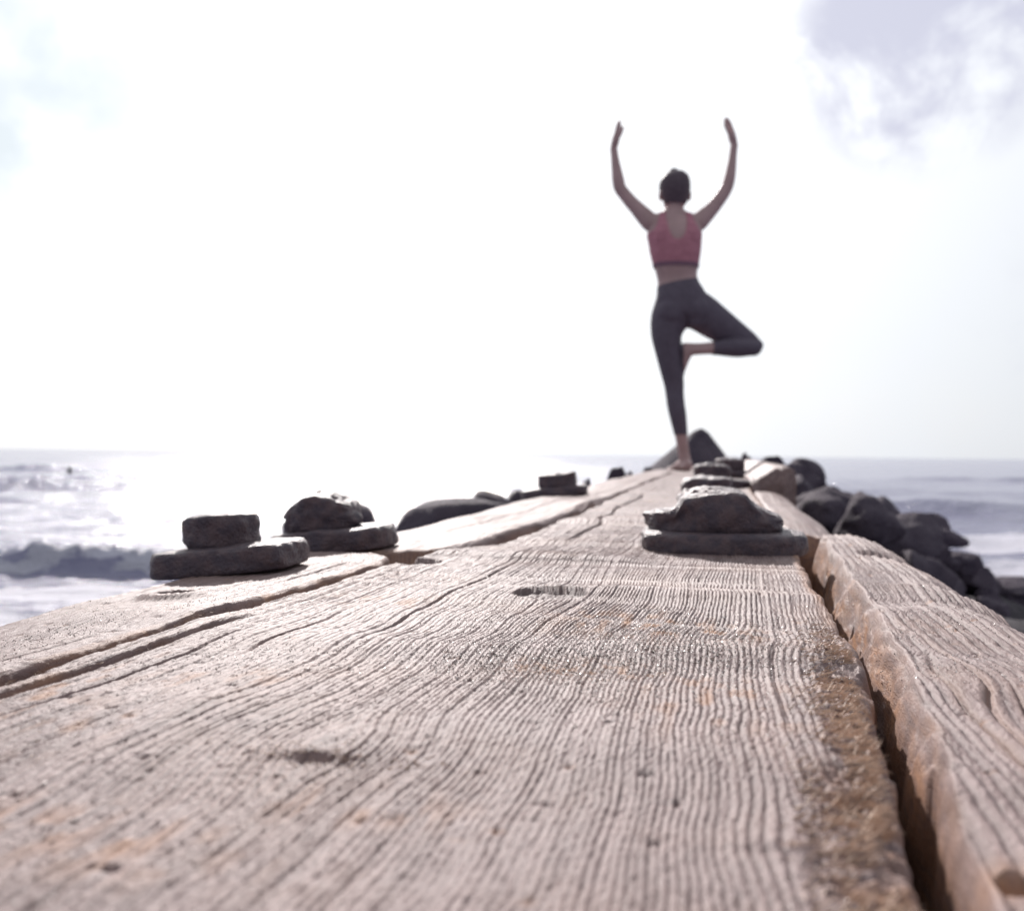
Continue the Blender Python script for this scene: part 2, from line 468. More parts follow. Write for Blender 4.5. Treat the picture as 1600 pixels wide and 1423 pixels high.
def plank(name, eL, eR, v0, v1, ztop, grain, amp, ncol, fine=0.0013, rim=0.012, depth=0.24, brownf=None, extra=None, capbrown=0.6,
          rough=1.0, label=None, seed=0, endn=0.01):
    """solid plank; top surface is a height field over (u, v), with rounded worn edges, sides, ends and underside"""
    v = rows_for(v0, v1, fine)
    uL, uR = eL(v), eR(v)
    uL = uL + rough * (0.0022 * fbm(v * 40, 0 * v, seed + 1, 4))
    uR = uR + rough * (0.0022 * fbm(v * 40, 0 * v, seed + 2, 4))
    s = np.linspace(0, 1, ncol)
    U = uL[:, None] + (uR - uL)[:, None] * s[None, :]
    V = np.repeat(v[:, None], ncol, 1)
    # ragged ends
    V = V + endn * vn(U * 35, 0 * U, seed + 5) * (np.exp(-(v - v0) / 0.03) + np.exp(-(v1 - v) / 0.03))[:, None]
    g = grain.g(U, V)
    hg, ring = grain.rings(g)
    A = amp * np.clip(0.95 + 0.6 * vn(U * 12, V * 4.5, seed + 6), 0.72, 1.6)
    zz = ztop(U, V) + A * (hg - 0.6)
    zz += 0.00030 * fbm(U * 1000, V * 420, seed + 7, 2) + 0.00022 * fbm(U * 220, V * 60, seed + 17, 3)
    brown = np.zeros_like(U)
    if extra:
        dz, br, flat = extra(U, V, g)
        zz = zz * 1.0 + dz - flat * A * (hg - 0.6)
        brown = np.clip(brown + br, 0, 1)
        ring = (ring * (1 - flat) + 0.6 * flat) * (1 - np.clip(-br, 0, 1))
    # small gouges and insect holes
    rs = np.random.RandomState(seed + 50)
    n_p = int((v1 - v0) * 260)
    for _ in range(n_p):
        vp = min(v1, v0) + (v1 - v0) * rs.rand()
        up = np.interp(vp, v, uL) + rs.rand() * (np.interp(vp, v, uR) - np.interp(vp, v, uL))
        wu, wv, dp = rs.uniform(0.0008, 0.0034), rs.uniform(0.0006, 0.002), rs.uniform(0.0006, 0.0022)
        i0, i1 = np.searchsorted(v, vp - 3 * wv), np.searchsorted(v, vp + 3 * wv)
        if i1 - i0 < 1: continue
        sub = np.exp(-((U[i0:i1] - up) / wu) ** 2 - ((V[i0:i1] - vp) / wv) ** 2)
        zz[i0:i1] -= dp * sub
        if rs.rand() < 0.4: brown[i0:i1] = np.clip(brown[i0:i1] + 0.7 * sub, 0, 1)
    # rounded rims
    def rnd(d, r):
        q = np.clip(1 - d / r, 0, 1)
        return r * (1 - np.sqrt(np.maximum(1 - q * q, 0)))
    rimv = rim * (1 + 0.5 * vn(V * 14, 0 * V, seed + 8))
    zz -= rnd(U - uL[:, None], rimv) + rnd(uR[:, None] - U, rimv)
    zz -= rnd(V - v0, 0.012) + rnd(v1 - V, 0.012)
    # side columns down to the underside
    ks = np.array([0.10, 0.3, 0.6, 1.0])
    def side(col, sgn, sd):
        Us, Zs = [], []
        for q in ks:
            off = sgn * (0.0035 * fbm(v * 18, 0 * v + q * 9, sd, 3) - 0.003)
            Us.append(U[:, col] + off); Zs.append(zz[:, col] * (1 - q) + (-depth) * q)
        return Us, Zs
    UsL, ZsL = side(0, 1, seed + 60)
    UsR, ZsR = side(-1, -1, seed + 70)
    Uf = np.concatenate([np.stack(UsL[::-1], 1), U, np.stack(UsR, 1)], 1)
    Zf = np.concatenate([np.stack(ZsL[::-1], 1), zz, np.stack(ZsR, 1)], 1)
    k = len(ks)
    Vf = np.concatenate([np.repeat(V[:, :1], k, 1), V, np.repeat(V[:, -1:], k, 1)], 1)
    bs = brown
    Bf = np.concatenate([np.full((len(v), k), 0.75), bs, np.full((len(v), k), 0.75)], 1)
    Rf = np.concatenate([np.repeat(ring[:, :1], k, 1), ring, np.repeat(ring[:, -1:], k, 1)], 1)
    # end caps: rows that drop to the underside
    for end in (0, -1):
        Uc, Vc, Zc, Bc, Rc = [], [], [], [], []
        for q in (0.15, 0.5, 1.0):
            Uc.append(Uf[end]); Vc.append(Vf[end] + (0.004 if end == 0 else -0.004) * q)
            Zc.append(Zf[end] * (1 - q) - depth * q); Bc.append(np.full(Uf.shape[1], capbrown)); Rc.append(Rf[end])
        st = lambda x: np.stack(x[::-1] if end == 0 else x, 0)
        cat = (lambda a, b: np.concatenate([a, b], 0)) if end == 0 else (lambda a, b: np.concatenate([b, a], 0))
        Uf, Vf, Zf, Bf, Rf = cat(st(Uc), Uf), cat(st(Vc), Vf), cat(st(Zc), Zf), cat(st(Bc), Bf), cat(st(Rc), Rf)
    nr, nc = Uf.shape
    F = grid_faces(nr, nc)
    o = mesh_obj(name, np.stack([Uf, Vf, Zf], -1).reshape(-1, 3), F, M_wood, JETTY,
                 attrs={'ring': Rf, 'brown': Bf})
    if label: o['label'] = label
    def height(uq, vq):
        """nearest top height, for things that lie on the plank"""
        i = np.clip(np.searchsorted(v, vq), 0, len(v) - 1)
        f = (uq - uL[i]) / (uR[i] - uL[i])
        j = np.clip(np.round(f * (ncol - 1)).astype(int), 0, ncol - 1)
        return zz[i, j]
    o_h[name + str(seed)] = height
    return o, height


o_h = {}
lin = lambda xs, ys: (lambda v: np.interp(v, xs, ys))

# centre plank
cL = lin([-1, 0.45, 0.80, 1.02, 1.3, 2.5, 8], [-0.300, -0.298, -0.293, -0.246, -0.232, -0.246, -0.25])
cR = lin([-1, 0.2, 0.30, 0.342, 0.412, 0.52, 0.572, 0.605, 0.767, 1.08, 1.25, 1.6, 8], [0.045, 0.047, 0.0525, 0.0566, 0.061, 0.071, 0.0720, 0.0695, 0.068, 0.0775, 0.085, 0.078, 0.075])


def c_top(u, v):
    z = 0.0030 * vn(u * 2.6, v * 8.5, 91) + 0.0014 * vn(u * 6, v * 21, 92)
    z = z + np.interp(v, [0, 1.2, 2.5, 5.2, 8], [0, 0.001, 0.004, 0.016, 0.02])
    # cross swells in the timber
    z = z + 0.0042 * np.exp(-((v - 0.70 + 0.05 * u) / 0.030) ** 2) * sstep(u, -0.20, -0.05)
    z = z + 0.0030 * np.exp(-((v - 0.505 - 0.1 * u) / 0.028) ** 2) * sstep(u, -0.16, -0.02)
    z = z - 0.0025 * np.exp(-((v - 0.60) / 0.035) ** 2) * sstep(u, -0.12, 0.0)
    z = z + 0.004 * sstep(v, 0.86, 0.90) * np.exp(-((v - 0.88) / 0.09) ** 2) * (1 - sstep(u, -0.10, -0.06))
    return z


HOLES = [(-0.121, 0.685, 0.027, 0.0048)]


def c_extra(u, v, g):
    dz = np.zeros_like(u); br = np.zeros_like(u); flat = np.zeros_like(u)
    # raised knot lip with its steep side to the camera
    for (uk, vk, su, hgt) in ((-0.128, 0.292, 0.015, 0.0026), (0.02, 0.262, 0.018, 0.0015), (-0.20, 1.35, 0.03, 0.004)):
        t = v - vk - 0.10 * (u - uk)
        prof = np.where(t < 0, np.exp(-(t / 0.003) ** 2), np.exp(-(t / 0.030) ** 2))
        dz += hgt * np.exp(-((u - uk) / su) ** 2) * prof
        dz -= 0.12 * hgt * np.exp(-((u - uk) / (su * 1.2)) ** 2) * np.exp(-((t + 0.014) / 0.010) ** 2)
    # bolt hole: round recess with a flat furry bottom
    for (uk, vk, r, dp) in HOLES:
        d = np.hypot(u - uk, v - vk)
        m = 1 - sstep(d, r * 0.90, r * 1.03)
        dz += m * (c_top(np.array(uk), np.array(vk)) - dp - c_top(u, v))
        flat = np.maximum(flat, m)
        dz += m * 0.0008 * fbm(u * 500, v * 500, 55, 2)
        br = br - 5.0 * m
    # notch at the left edge
    d = np.hypot((u + 0.272) / 1.5, v - 0.835)
    dz -= 0.012 * (1 - sstep(d, 0.010, 0.017))
    # long split near the left edge and smaller checks along the grain
    wob = 0.004 * vn(v * 7, 0 * v, 111)
    for (g0, va, vb, wd, dp) in ((-0.281, -0.2, 0.56, 0.0036, 0.030), (-0.262, 0.30, 0.52, 0.0010, 0.003), (-0.236, 0.42, 0.62, 0.0012, 0.003),
                                 (-0.225, 0.0, 0.40, 0.0008, 0.0012), (-0.19, 0.5, 0.9, 0.0010, 0.0022), (-0.15, 0.05, 0.24, 0.0012, 0.0022),
                                 (0.030, 0.35, 0.62, 0.0008, 0.0014), (-0.18, 1.1, 2.4, 0.003, 0.006), (-0.06, 1.5, 3.0, 0.002, 0.004),
                                 (-0.05, 0.12, 0.2, 0.0015, 0.002)):
        win = sstep(v, va, va + 0.05) * (1 - sstep(v, vb - 0.14, vb))
        q = (u if dp > 0.01 else g) - g0 - (wob if dp > 0.01 else 0)
        dz -= dp * np.exp(-np.abs(q / wd) ** 3) * win
    br += 0.9 * np.exp(-((u + 0.283) / 0.006) ** 2) * (1 - sstep(v, 0.4, 0.55)) * (0.4 + 0.6 * vn(v * 60, u * 60, 112))
    # worn fibrous strip along the right edge
    e = cR(v) - u
    fz = (1 - sstep(e, 0.016, 0.030 + 0.006 * vn(v * 30, 0 * v, 120))) * (1 - sstep(v + 0.03 * vn(u * 120, v * 30, 126), 0.50, 0.70))
    dz -= fz * (0.0010 + 0.0035 * np.clip(1 - e / 0.028, 0, 1) ** 1.6)
    dz += fz * 0.0016 * fbm(u * 160, v * 420, 121, 3)
    flat = np.maximum(flat, 0.85 * fz)
    br += fz * (0.30 + 0.5 * vn(u * 90, v * 140, 122))
    fe = (1 - sstep(e, 0.003, 0.010)) * sstep(v, 0.6, 0.7)
    br += 0.6 * fe
    # broken brown bit where the strip meets the end of the right plank
    br += 0.7 * np.exp(-((u - 0.07) / 0.03) ** 2 - ((v - 1.22) / 0.09) ** 2)
    # sandy and rusty patches
    pat = np.exp(-((u + 0.065) / 0.035) ** 2 - ((v - 0.452) / 0.018) ** 2)
    br += 1.0 * pat * sstep(vn(u * 220, v * 160, 130), -0.1, 0.5)
    for (uk, vk, su, sv) in ((-0.24, 0.30, 0.03, 0.03), (-0.10, 0.26, 0.025, 0.012), (-0.21, 0.38, 0.03, 0.02), (-0.02, 0.56, 0.06, 0.03), (-0.17, 0.22, 0.05, 0.02), (-0.268, 0.36, 0.012, 0.06), (-0.05, 0.60, 0.05, 0.04), (-0.22, 0.62, 0.04, 0.03), (0.0, 0.40, 0.03, 0.05)):
        br += 0.75 * np.exp(-((u - uk) / su) ** 2 - ((v - vk) / sv) ** 2) * sstep(vn(u * 160, v * 60, 131), -0.1, 0.6)
    sandy = np.exp(-((u + 0.035) / 0.07) ** 2 - ((v - 0.53) / 0.085) ** 2) + 0.5 * np.exp(-((u - 0.0) / 0.06) ** 2 - ((v - 0.34) / 0.06) ** 2)
    sandy = np.clip(sandy * (0.8 + 0.7 * vn(u * 25, v * 18, 133)), 0, 1)
    dz += sandy * 0.00035 * fbm(u * 1100, v * 700, 134, 2)
    flat = np.maximum(flat, 0.55 * sandy)
    return dz, np.clip(br, -1, 1), np.clip(flat, 0, 1)


G_c = Grain(11, 0.0031, knots=((-0.128, 0.300, 0.014, 0.035, 0.035), (0.022, 0.262, 0.008, 0.03, 0.03), (-0.121, 0.685, 0.012, 0.05, 0.06),
                               (0.02, 0.55, 0.006, 0.05, 0.04), (-0.20, 1.36, 0.02, 0.06, 0.08)))
_, H_c = plank('plank', cL, cR, -0.35, 7.3, c_top, G_c, 0.00125, 820, 0.0013, 0.005, extra=c_extra, seed=100,
               label='wide centre plank with deep wavy grain and a round bolt hole')

# right plank, nearer piece, with a worn rounded back
rL = lin([-1, 0.2, 0.287, 0.352, 0.414, 0.50, 0.58, 0.667, 0.80, 1.0, 1.24], [0.0535, 0.0570, 0.0630, 0.0705, 0.0750, 0.0770, 0.0765, 0.0765, 0.084, 0.097, 0.111])
rR = lin([-1, 0.4, 0.7, 1.0, 1.24], [0.205, 0.205, 0.207, 0.205, 0.195])


def r_top(u, v):
    lft = np.interp(v, [0.2, 0.287, 0.338, 0.434, 0.475, 0.583, 0.729, 1.24], [0.0595, 0.0675, 0.0755, 0.0845, 0.088, 0.0955, 0.103, 0.124]) + 0.0025 * vn(v * 26, 0 * v, 226)
    z = 0.0028 * vn(u * 5, v * 8.5, 191) + 0.0012 * vn(u * 9, v * 22, 192)
    q = np.clip((lft - u) / 0.0075, 0, 2.6)
    z = z - 0.017 * q ** 1.15                                     # broken, leaning left face
    p = np.clip((u - 0.14) / 0.065, 0, 1.2)
    z = z - 0.022 * p ** 2                                       # right side worn round
    z = z + 0.0045 * np.exp(-((v - 0.80 + 0.3 * (u - 0.13)) / 0.030) ** 2) - 0.003 * np.exp(-((v - 0.72) / 0.03) ** 2) + 0.003 * sstep(v, 0.85, 1.2)
    return z


def r_extra(u, v, g):
    dz = np.zeros_like(u); flat = np.zeros_like(u)
    lft = np.interp(v, [0.2, 0.287, 0.338, 0.434, 0.475, 0.583, 0.729, 1.24], [0.0595, 0.0675, 0.0755, 0.0845, 0.088, 0.0955, 0.103, 0.124]) + 0.0025 * vn(v * 26, 0 * v, 226)
    face = 1 - sstep(u, lft - 0.012, lft + 0.003 + 0.003 * vn(v * 40, 0 * v, 221))
    br = face * (0.72 + 0.35 * vn(u * 200, v * 25, 220) + 0.45 * vn((lft - u) * 420 + 2 * vn(v * 20, 0 * v, 227), v * 16, 228))
    dz += face * (0.0030 * fbm(u * 180, v * 45, 222, 3) + 0.0022 * np.abs(vn(u * 420 + 14 * vn(v * 30, 0 * v, 224), v * 16, 223)) + 0.0012 * fbm(u * 500, v * 400, 225, 2) + 0.0020 * vn((lft - u) * 380 + 2 * vn(v * 20, 0 * v, 227), v * 18, 229) + 0.0014 * fbm(v * 70, u * 150, 230, 3))
    # dark scar across the far right shoulder, steep side facing the camera
    t = (v - 1.07) + 0.25 * (u - 0.165)
    m = np.exp(-((u - 0.168) / 0.024) ** 4)
    dz -= 0.012 * m * sstep(t, -0.045, -0.035) * (1 - sstep(t, 0.0, 0.012))
    # smooth cross hollow with a little step
    t = v - 0.83 - 0.05 * (u - 0.12)
    hol = np.exp(-((u - 0.125) / 0.022) ** 2) * np.exp(-(t / 0.07) ** 2)
    flat = np.maximum(flat, 0.85 * np.clip(hol * 1.3, 0, 1))
    dz -= 0.0025 * hol
    d = np.hypot((u - 0.072), (v - 0.252))
    dz -= 0.006 * (1 - sstep(d, 0.004, 0.007))
    br += 0.8 * np.exp(-(d / 0.012) ** 2)
    for (g0, va, vb, wd, dp) in ((0.098, 0.22, 0.55, 0.0010, 0.0022), (0.108, 0.30, 0.62, 0.0010, 0.002), (0.12, 0.3, 0.5, 0.001, 0.002)):
        win = sstep(v, va, va + 0.06) * (1 - sstep(v, vb - 0.1, vb))
        dz -= dp * np.exp(-np.abs((g - g0) / wd) ** 3) * win
        br += 0.25 * np.exp(-((g - g0) / (wd * 3)) ** 2) * win
    return dz, np.clip(br, 0, 1), np.clip(flat + 0.7 * face, 0, 1)


G_r = Grain(31, 0.0050, knots=((0.118, 0.86, 0.018, 0.035, 0.06), (0.105, 0.48, 0.010, 0.03, 0.05)))
_, H_r = plank('plank', rL, rR, -0.30, 1.25, r_top, G_r, 0.0021, 260, 0.0014, 0.007, extra=r_extra, seed=200,
               label='right hand plank with a rounded back and brown broken side')

# right plank, farther piece behind it
fL = lin([1, 1.26, 1.6, 8], [0.092, 0.090, 0.082, 0.079])
fR = lin([1, 1.26, 1.5, 2.0, 2.7, 8], [0.138, 0.150, 0.158, 0.165, 0.175, 0.20])


def rf_top(u, v):
    return 0.004 * vn(u * 8, v * 5, 291) + np.interp(v, [1.2, 1.4, 2.5, 5.2, 8], [-0.004, 0.0, 0.002, 0.012, 0.016]) - 0.02 * np.clip((u - 0.11) / 0.06, 0, 1.3) ** 2


def rf_extra(u, v, g):
    br = 0.95 * (1 - sstep(v, 1.28, 1.38)) * (0.7 + 0.5 * vn(u * 70, v * 60, 292))
    d = np.hypot(u - 0.135, (v - 1.46) / 1.6)
    dz = -0.02 * (1 - sstep(d, 0.008, 0.018)) + 0.004 * fbm(u * 50, v * 40, 293, 3) * (1 - sstep(v, 1.3, 1.42))
    return dz, np.clip(br, 0, 1), np.clip(br * 0.8, 0, 1)


G_f = Grain(41, 0.006)
_, H_f = plank('plank', fL, fR, 1.275, 2.75, rf_top, G_f, 0.0012, 70, 0.004, 0.008, extra=rf_extra, seed=300,
               label='narrow plank beyond the right hand plank, with a frayed brown end', endn=0.02)

# raised block on the right further out
bL = lin([0, 8], [0.079, 0.079])
bR = lin([0, 8], [0.185, 0.215])


def rb_top(u, v):
    return 0.030 + 0.045 * sstep(u, 0.085, 0.17) + 0.006 * vn(u * 12, v * 3, 391)


_, H_b = plank('plank', bL, bR, 2.77, 7.2, rb_top, Grain(43, 0.006), 0.0012, 60, 0.005, 0.010, seed=400,
               label='raised plank end on the right, behind the bolts', capbrown=0.05)

# left planks
lL = lin([-1, 0.3, 0.6, 0.95], [-0.462, -0.462, -0.462, -0.465])
lR = lin([-1, 0.45, 0.82, 0.9, 0.95], [-0.3125, -0.310, -0.303, -0.320, -0.367])


def l_top(u, v):
    return -np.interp(v, [0.3, 0.5, 0.62, 1], [0.13, 0.095, 0.05, 0.045]) * np.clip(-0.315 - u, 0, 1) + 0.0025 * vn(u * 4, v * 9, 491) + 0.001 * vn(u * 12, v * 24, 492) - 0.010 * np.clip((-0.42 - u) / 0.04, 0, 1.2) ** 2


def l_extra(u, v, g):
    dz = np.zeros_like(u)
    d = np.hypot((u + 0.372) / 1.2, v - 0.60)
    dz -= 0.010 * (1 - sstep(d, 0.008, 0.013))
    dz += 0.004 * np.exp(-((d - 0.014) / 0.006) ** 2)
    br = 0.8 * (1 - sstep(lR(v) - u, 0.002, 0.010)) * (0.5 + 0.6 * vn(v * 50, u * 30, 493))
    for k in range(9):
        rs = np.random.RandomState(k + 5)
        g0, va = rs.uniform(-0.45, -0.32), rs.uniform(0.1, 0.7)
        win = sstep(v, va, va + 0.04) * (1 - sstep(v, va + 0.12, va + 0.18))
        dz -= 0.003 * np.exp(-np.abs((g - g0) / 0.0013) ** 3) * win
    return dz, np.clip(br, 0, 1), np.full_like(u, 0.15)


_, H_l = plank('plank', lL, lR, -0.30, 0.945, l_top, Grain(51, 0.0034), 0.0009, 230, 0.0014, 0.004, extra=l_extra, seed=500,
               label='left hand plank sloping down to the sea, nearer piece')

l2L = lin([0, 1.0, 2, 3, 8], [-0.455, -0.470, -0.465, -0.50, -0.52])
l2R = lin([0, 0.97, 1.0, 1.05, 1.35, 2.5, 8], [-0.300, -0.292, -0.274, -0.272, -0.262, -0.270, -0.266])


def l2_top(u, v):
    z = -0.002 - 0.06 * np.clip(-0.262 - u, 0, 1) + 0.003 * vn(u * 4, v * 5, 591) - 0.010 * np.clip((-0.44 - u) / 0.04, 0, 1.2) ** 2
    z = z + np.interp(v, [1, 2.5, 5.2, 8], [0, 0.004, 0.010, 0.016])
    return z + 0.004 * vn(u * 3, v * 2.5, 592)


def l2_extra(u, v, g):
    dz = -0.006 * np.exp(-np.abs((g + 0.36) / 0.0018) ** 3) * sstep(v, 1.2, 1.3) * (1 - sstep(v, 2.2, 2.6))
    dz -= 0.010 * sstep(vn(v * 9, 0 * v, 593), 0.0, 0.5) * (1 - sstep(l2R(v) - u, 0.004, 0.016))
    br = 0.5 * (1 - sstep(v, 0.97, 1.0)) + 0 * u
    return dz, np.clip(br, 0, 1), np.full_like(u, 0.15)


_, H_l2 = plank('plank', l2L, l2R, 0.962, 7.2, l2_top, Grain(53, 0.0048), 0.0017, 170, 0.0022, 0.008, extra=l2_extra, seed=600,
                label='left hand plank standing a little proud, farther piece')


# ------------------------------------------------------------------ corroded bolts
def lump(name, wx, wy, h, power, seed, mat, parent, loc, rz=0.0, tilt=(0, 0), noise=0.10, dome=0.25, nth=72, fscale=1.0, skew=None):
    """worn slab with a superellipse plan, rounded rims and a pitted surface; base at z = 0"""
    prof = [(0.0, 0.0), (0.93, 0.0), (0.98, 0.05), (0.995, 0.18), (1.0, 0.4), (0.998, 0.65), (0.985, 0.82), (0.95, 0.93), (0.87, 0.975), (0.70, 0.985), (0.5, 0.995), (0.28, 1.0), (0.0, 1.0)]
    pr = np.array(prof)
    tt = np.linspace(0, len(pr) - 1, 34)
    rr = np.interp(tt, np.arange(len(pr)), pr[:, 0])
    zz = np.interp(tt, np.arange(len(pr)), pr[:, 1])
    zz = zz + dome * (1 - rr ** 2) * (zz > 0.9)
    th = np.linspace(0, 2 * np.pi, nth, endpoint=False)
    c, s = np.cos(th), np.sin(th)
    k = (np.abs(c) ** power + np.abs(s) ** power) ** (-1.0 / power)
    X = (rr[:, None] * (k * c)[None, :]) * wx / 2
    Y = (rr[:, None] * (k * s)[None, :]) * wy / 2
    Z = np.repeat(zz[:, None], nth, 1) * h
    P = np.stack([X, Y, Z], -1).reshape(-1, 3)
    sc = fscale
    n = vn3(P * 45 * sc + seed * 3.1, seed) * 0.55 + vn3(P * 110 * sc + seed, seed + 1) * 0.3 + vn3(P * 260 * sc + seed, seed + 2) * 0.16
    ctr = np.array([0, 0, h * 0.45])
    d = P - ctr
    d /= np.maximum(np.linalg.norm(d, axis=1, keepdims=True), 1e-6)
    P = P + d * (n * noise * h * np.clip(P[:, 2] / h * 3 + 0.25, 0.25, 1))[:, None]
    if skew is not None:
        P[:, 2] += skew(P[:, 0] / (wx / 2), P[:, 1] / (wy / 2)) * np.clip(P[:, 2] / h, 0, 1)
    o = mesh_obj(name, P, grid_faces(34, nth, True), mat, parent, loc=loc)
    o.rotation_euler = (tilt[0], tilt[1], rz)
    return o


def bolt(px, Y, u, v, z, plate, nut, seed, rz=0.0, tilt=(0, 0), nutoff=(0, 0), label=None, nskew=None, pskew=None, stud=True):
    """bolt head on its washer plate; plate and nut are (wx, wy, h, power)"""
    b = lump('bolt', nut[0], nut[1], nut[2], nut[3], seed, M_iron, JETTY, (u + nutoff[0], v + nutoff[1], z + plate[2] * 0.86), rz, tilt, 0.26, 0.06, skew=nskew)
    wsh = lump('washer_plate', plate[0], plate[1], plate[2], plate[3], seed + 7, M_iron, b, (-nutoff[0], -nutoff[1], -plate[2] * 0.86 - 0.002), 0.05, (0, 0), 0.26, 0.03, nth=96, skew=pskew)
    if label: b['label'] = label
    return b


def hgt(H, u, v):
    return float(np.median(H(np.array([u + a for a in (-.02, 0, .02)]), np.array([v, v, v]))))


# the big one on the centre plank, with a slumped nut that leans to the left
bolt(0, 0, 0.000, 1.055, hgt(H_c, -0.02, 1.055), (0.170, 0.150, 0.024, 3.4), (0.142, 0.118, 0.037, 2.6), 3, 0.02,
     nutoff=(-0.010, 0.004), label='widest bolt, with a slumped corroded nut on a broad plate',
     nskew=lambda x, y: 0.006 * np.exp(-((x - 0.15) / 0.5) ** 2) - 0.017 * sstep(-x, 0.45, 0.56) - 0.014 * sstep(x, 0.30, 0.95) - 0.005 * sstep(x, 0.48, 0.54))
bolt(0, 0, -0.030, 1.98, hgt(H_c, -0.03, 1.98), (0.120, 0.12, 0.024, 3.2), (0.098, 0.09, 0.034, 3.2), 13, 0.1, label='low flat bolt right behind the widest one')
bolt(0, 0, -0.012, 2.95, hgt(H_c, 0.0, 2.95), (0.175, 0.16, 0.026, 3.0), (0.105, 0.10, 0.044, 2.7), 23, 0.3, nutoff=(-0.02, 0), label='bolt with a tall nut, third back on the centre plank')
bolt(0, 0, 0.03, 4.0, hgt(H_c, 0.03, 4.0), (0.16, 0.15, 0.03, 3.0), (0.11, 0.10, 0.05, 2.8), 33, 0.2, label='small looking far bolt near the standing foot')
# those along the left planks
tl = (0, R(-6.0))
bolt(0, 0, -0.424, 0.772, hgt(H_l, -0.395, 0.77) - 0.001, (0.127, 0.103, 0.023, 3.4), (0.060, 0.056, 0.027, 3.0), 43, 0.05, tl, nutoff=(-0.004, 0.0), label='square nut on a thick plate at the near left edge')
bolt(0, 0, -0.425, 1.01, hgt(H_l2, -0.42, 1.01), (0.130, 0.12, 0.026, 3.4), (0.080, 0.085, 0.040, 2.2), 53, 0.0, tl, nutoff=(-0.012, 0.0), nskew=lambda x, y: -0.024 * np.clip(-x - 0.1, 0, 1) ** 1.2 - 0.018 * np.clip(x - 0.25, 0, 1), label='rounded bolt on a plate, second along the left edge')
bolt(0, 0, -0.435, 2.50, hgt(H_l2, -0.43, 2.5), (0.175, 0.13, 0.026, 3.4), (0.098, 0.085, 0.036, 4.0), 63, 0.1, tl, nutoff=(0.012, 0), label='square nut on a plate, third along the left edge')


# ------------------------------------------------------------------ fibres and sand on the timber
def fibres():
    rs = np.random.RandomState(12)
    V, F = [], []
    def strand(u, v, z, az, el, L, r, bend):
        d = np.array([math.cos(az) * math.cos(el), math.sin(az) * math.cos(el), math.sin(el)])
        p0 = np.array([u, v, z - 0.0004])
        p1 = p0 + d * L * 0.55
        p2 = p1 + (d + np.array([0, 0, bend])) * L * 0.45
        sx = np.array([-math.sin(az), math.cos(az), 0]); sy = np.cross(d, sx)
        b = len(V)
        for p, q in ((p0, r), (p1, r * 0.8)):
            for k in range(3):
                t = k * 2.0944
                V.append(p + q * (math.cos(t) * sx + math.sin(t) * sy))
        V.append(p2)
        for k in range(3):
            k2 = (k + 1) % 3
            F.append((b + k, b + k2, b + 3 + k2)); F.append((b + k, b + 3 + k2, b + 3 + k)); F.append((b + 3 + k, b + 3 + k2, b + 6))
    n = 0
    while n < 3900:                       # worn strip on the right edge of the centre plank
        v = 0.13 + 0.53 * rs.rand() ** 1.2
        e = abs(rs.normal(0, 0.012)) + 0.001
        if e > 0.036 or e < 0.007: continue
        u = float(cR(v)) - e
        if vn(np.array(u * 90), np.array(v * 45), 140) < -0.25 or rs.rand() < sstep(v, 0.40, 0.66): continue
        z = float(H_c(np.array([u]), np.array([v]))[0])
        dens = float(np.clip(1.2 - v / 0.75, 0.3, 1))
        strand(u, v, z, rs.normal(0.25, 0.40), abs(rs.normal(0.30, 0.20)), rs.uniform(0.003, 0.009) * (0.5 + 0.5 * dens), rs.uniform(0.00013, 0.00036), rs.normal(-0.15, 0.3))
        n += 1
    spots = []
    for _ in range(900): spots.append((rs.normal(-0.283, 0.006), rs.uniform(0.15, 0.55)))
    for _ in range(500): spots.append((rs.normal(-0.309, 0.003), rs.uniform(0.25, 0.85)))
    for _ in range(450): spots.append((rs.normal(-0.07, 0.022), rs.normal(0.452, 0.012)))
    for _ in range(350): spots.append((rs.normal(-0.12, 0.02), rs.normal(0.292, 0.006)))
    for _ in range(300): spots.append((rs.normal(-0.02, 0.05), rs.normal(0.56, 0.03)))
    for _ in range(500): spots.append((rs.normal(-0.25, 0.02), rs.normal(0.27, 0.03)))
    for u, v in spots:
        if v < 0.1: continue
        H = H_c if u > float(cL(v)) else H_l
        z = float(H(np.array([u]), np.array([v]))[0])
        if z < -0.02: continue
        strand(u, v, z, rs.uniform(0, 6.28), abs(rs.normal(0.1, 0.2)), rs.uniform(0.001, 0.0045), rs.uniform(0.00008, 0.0002), rs.normal(0, 0.3))
    o = mesh_obj('wood_fibres', np.array(V), np.array(F), M_fibre, JETTY, smooth=False)
    tag(o, kind='stuff')


fibres()


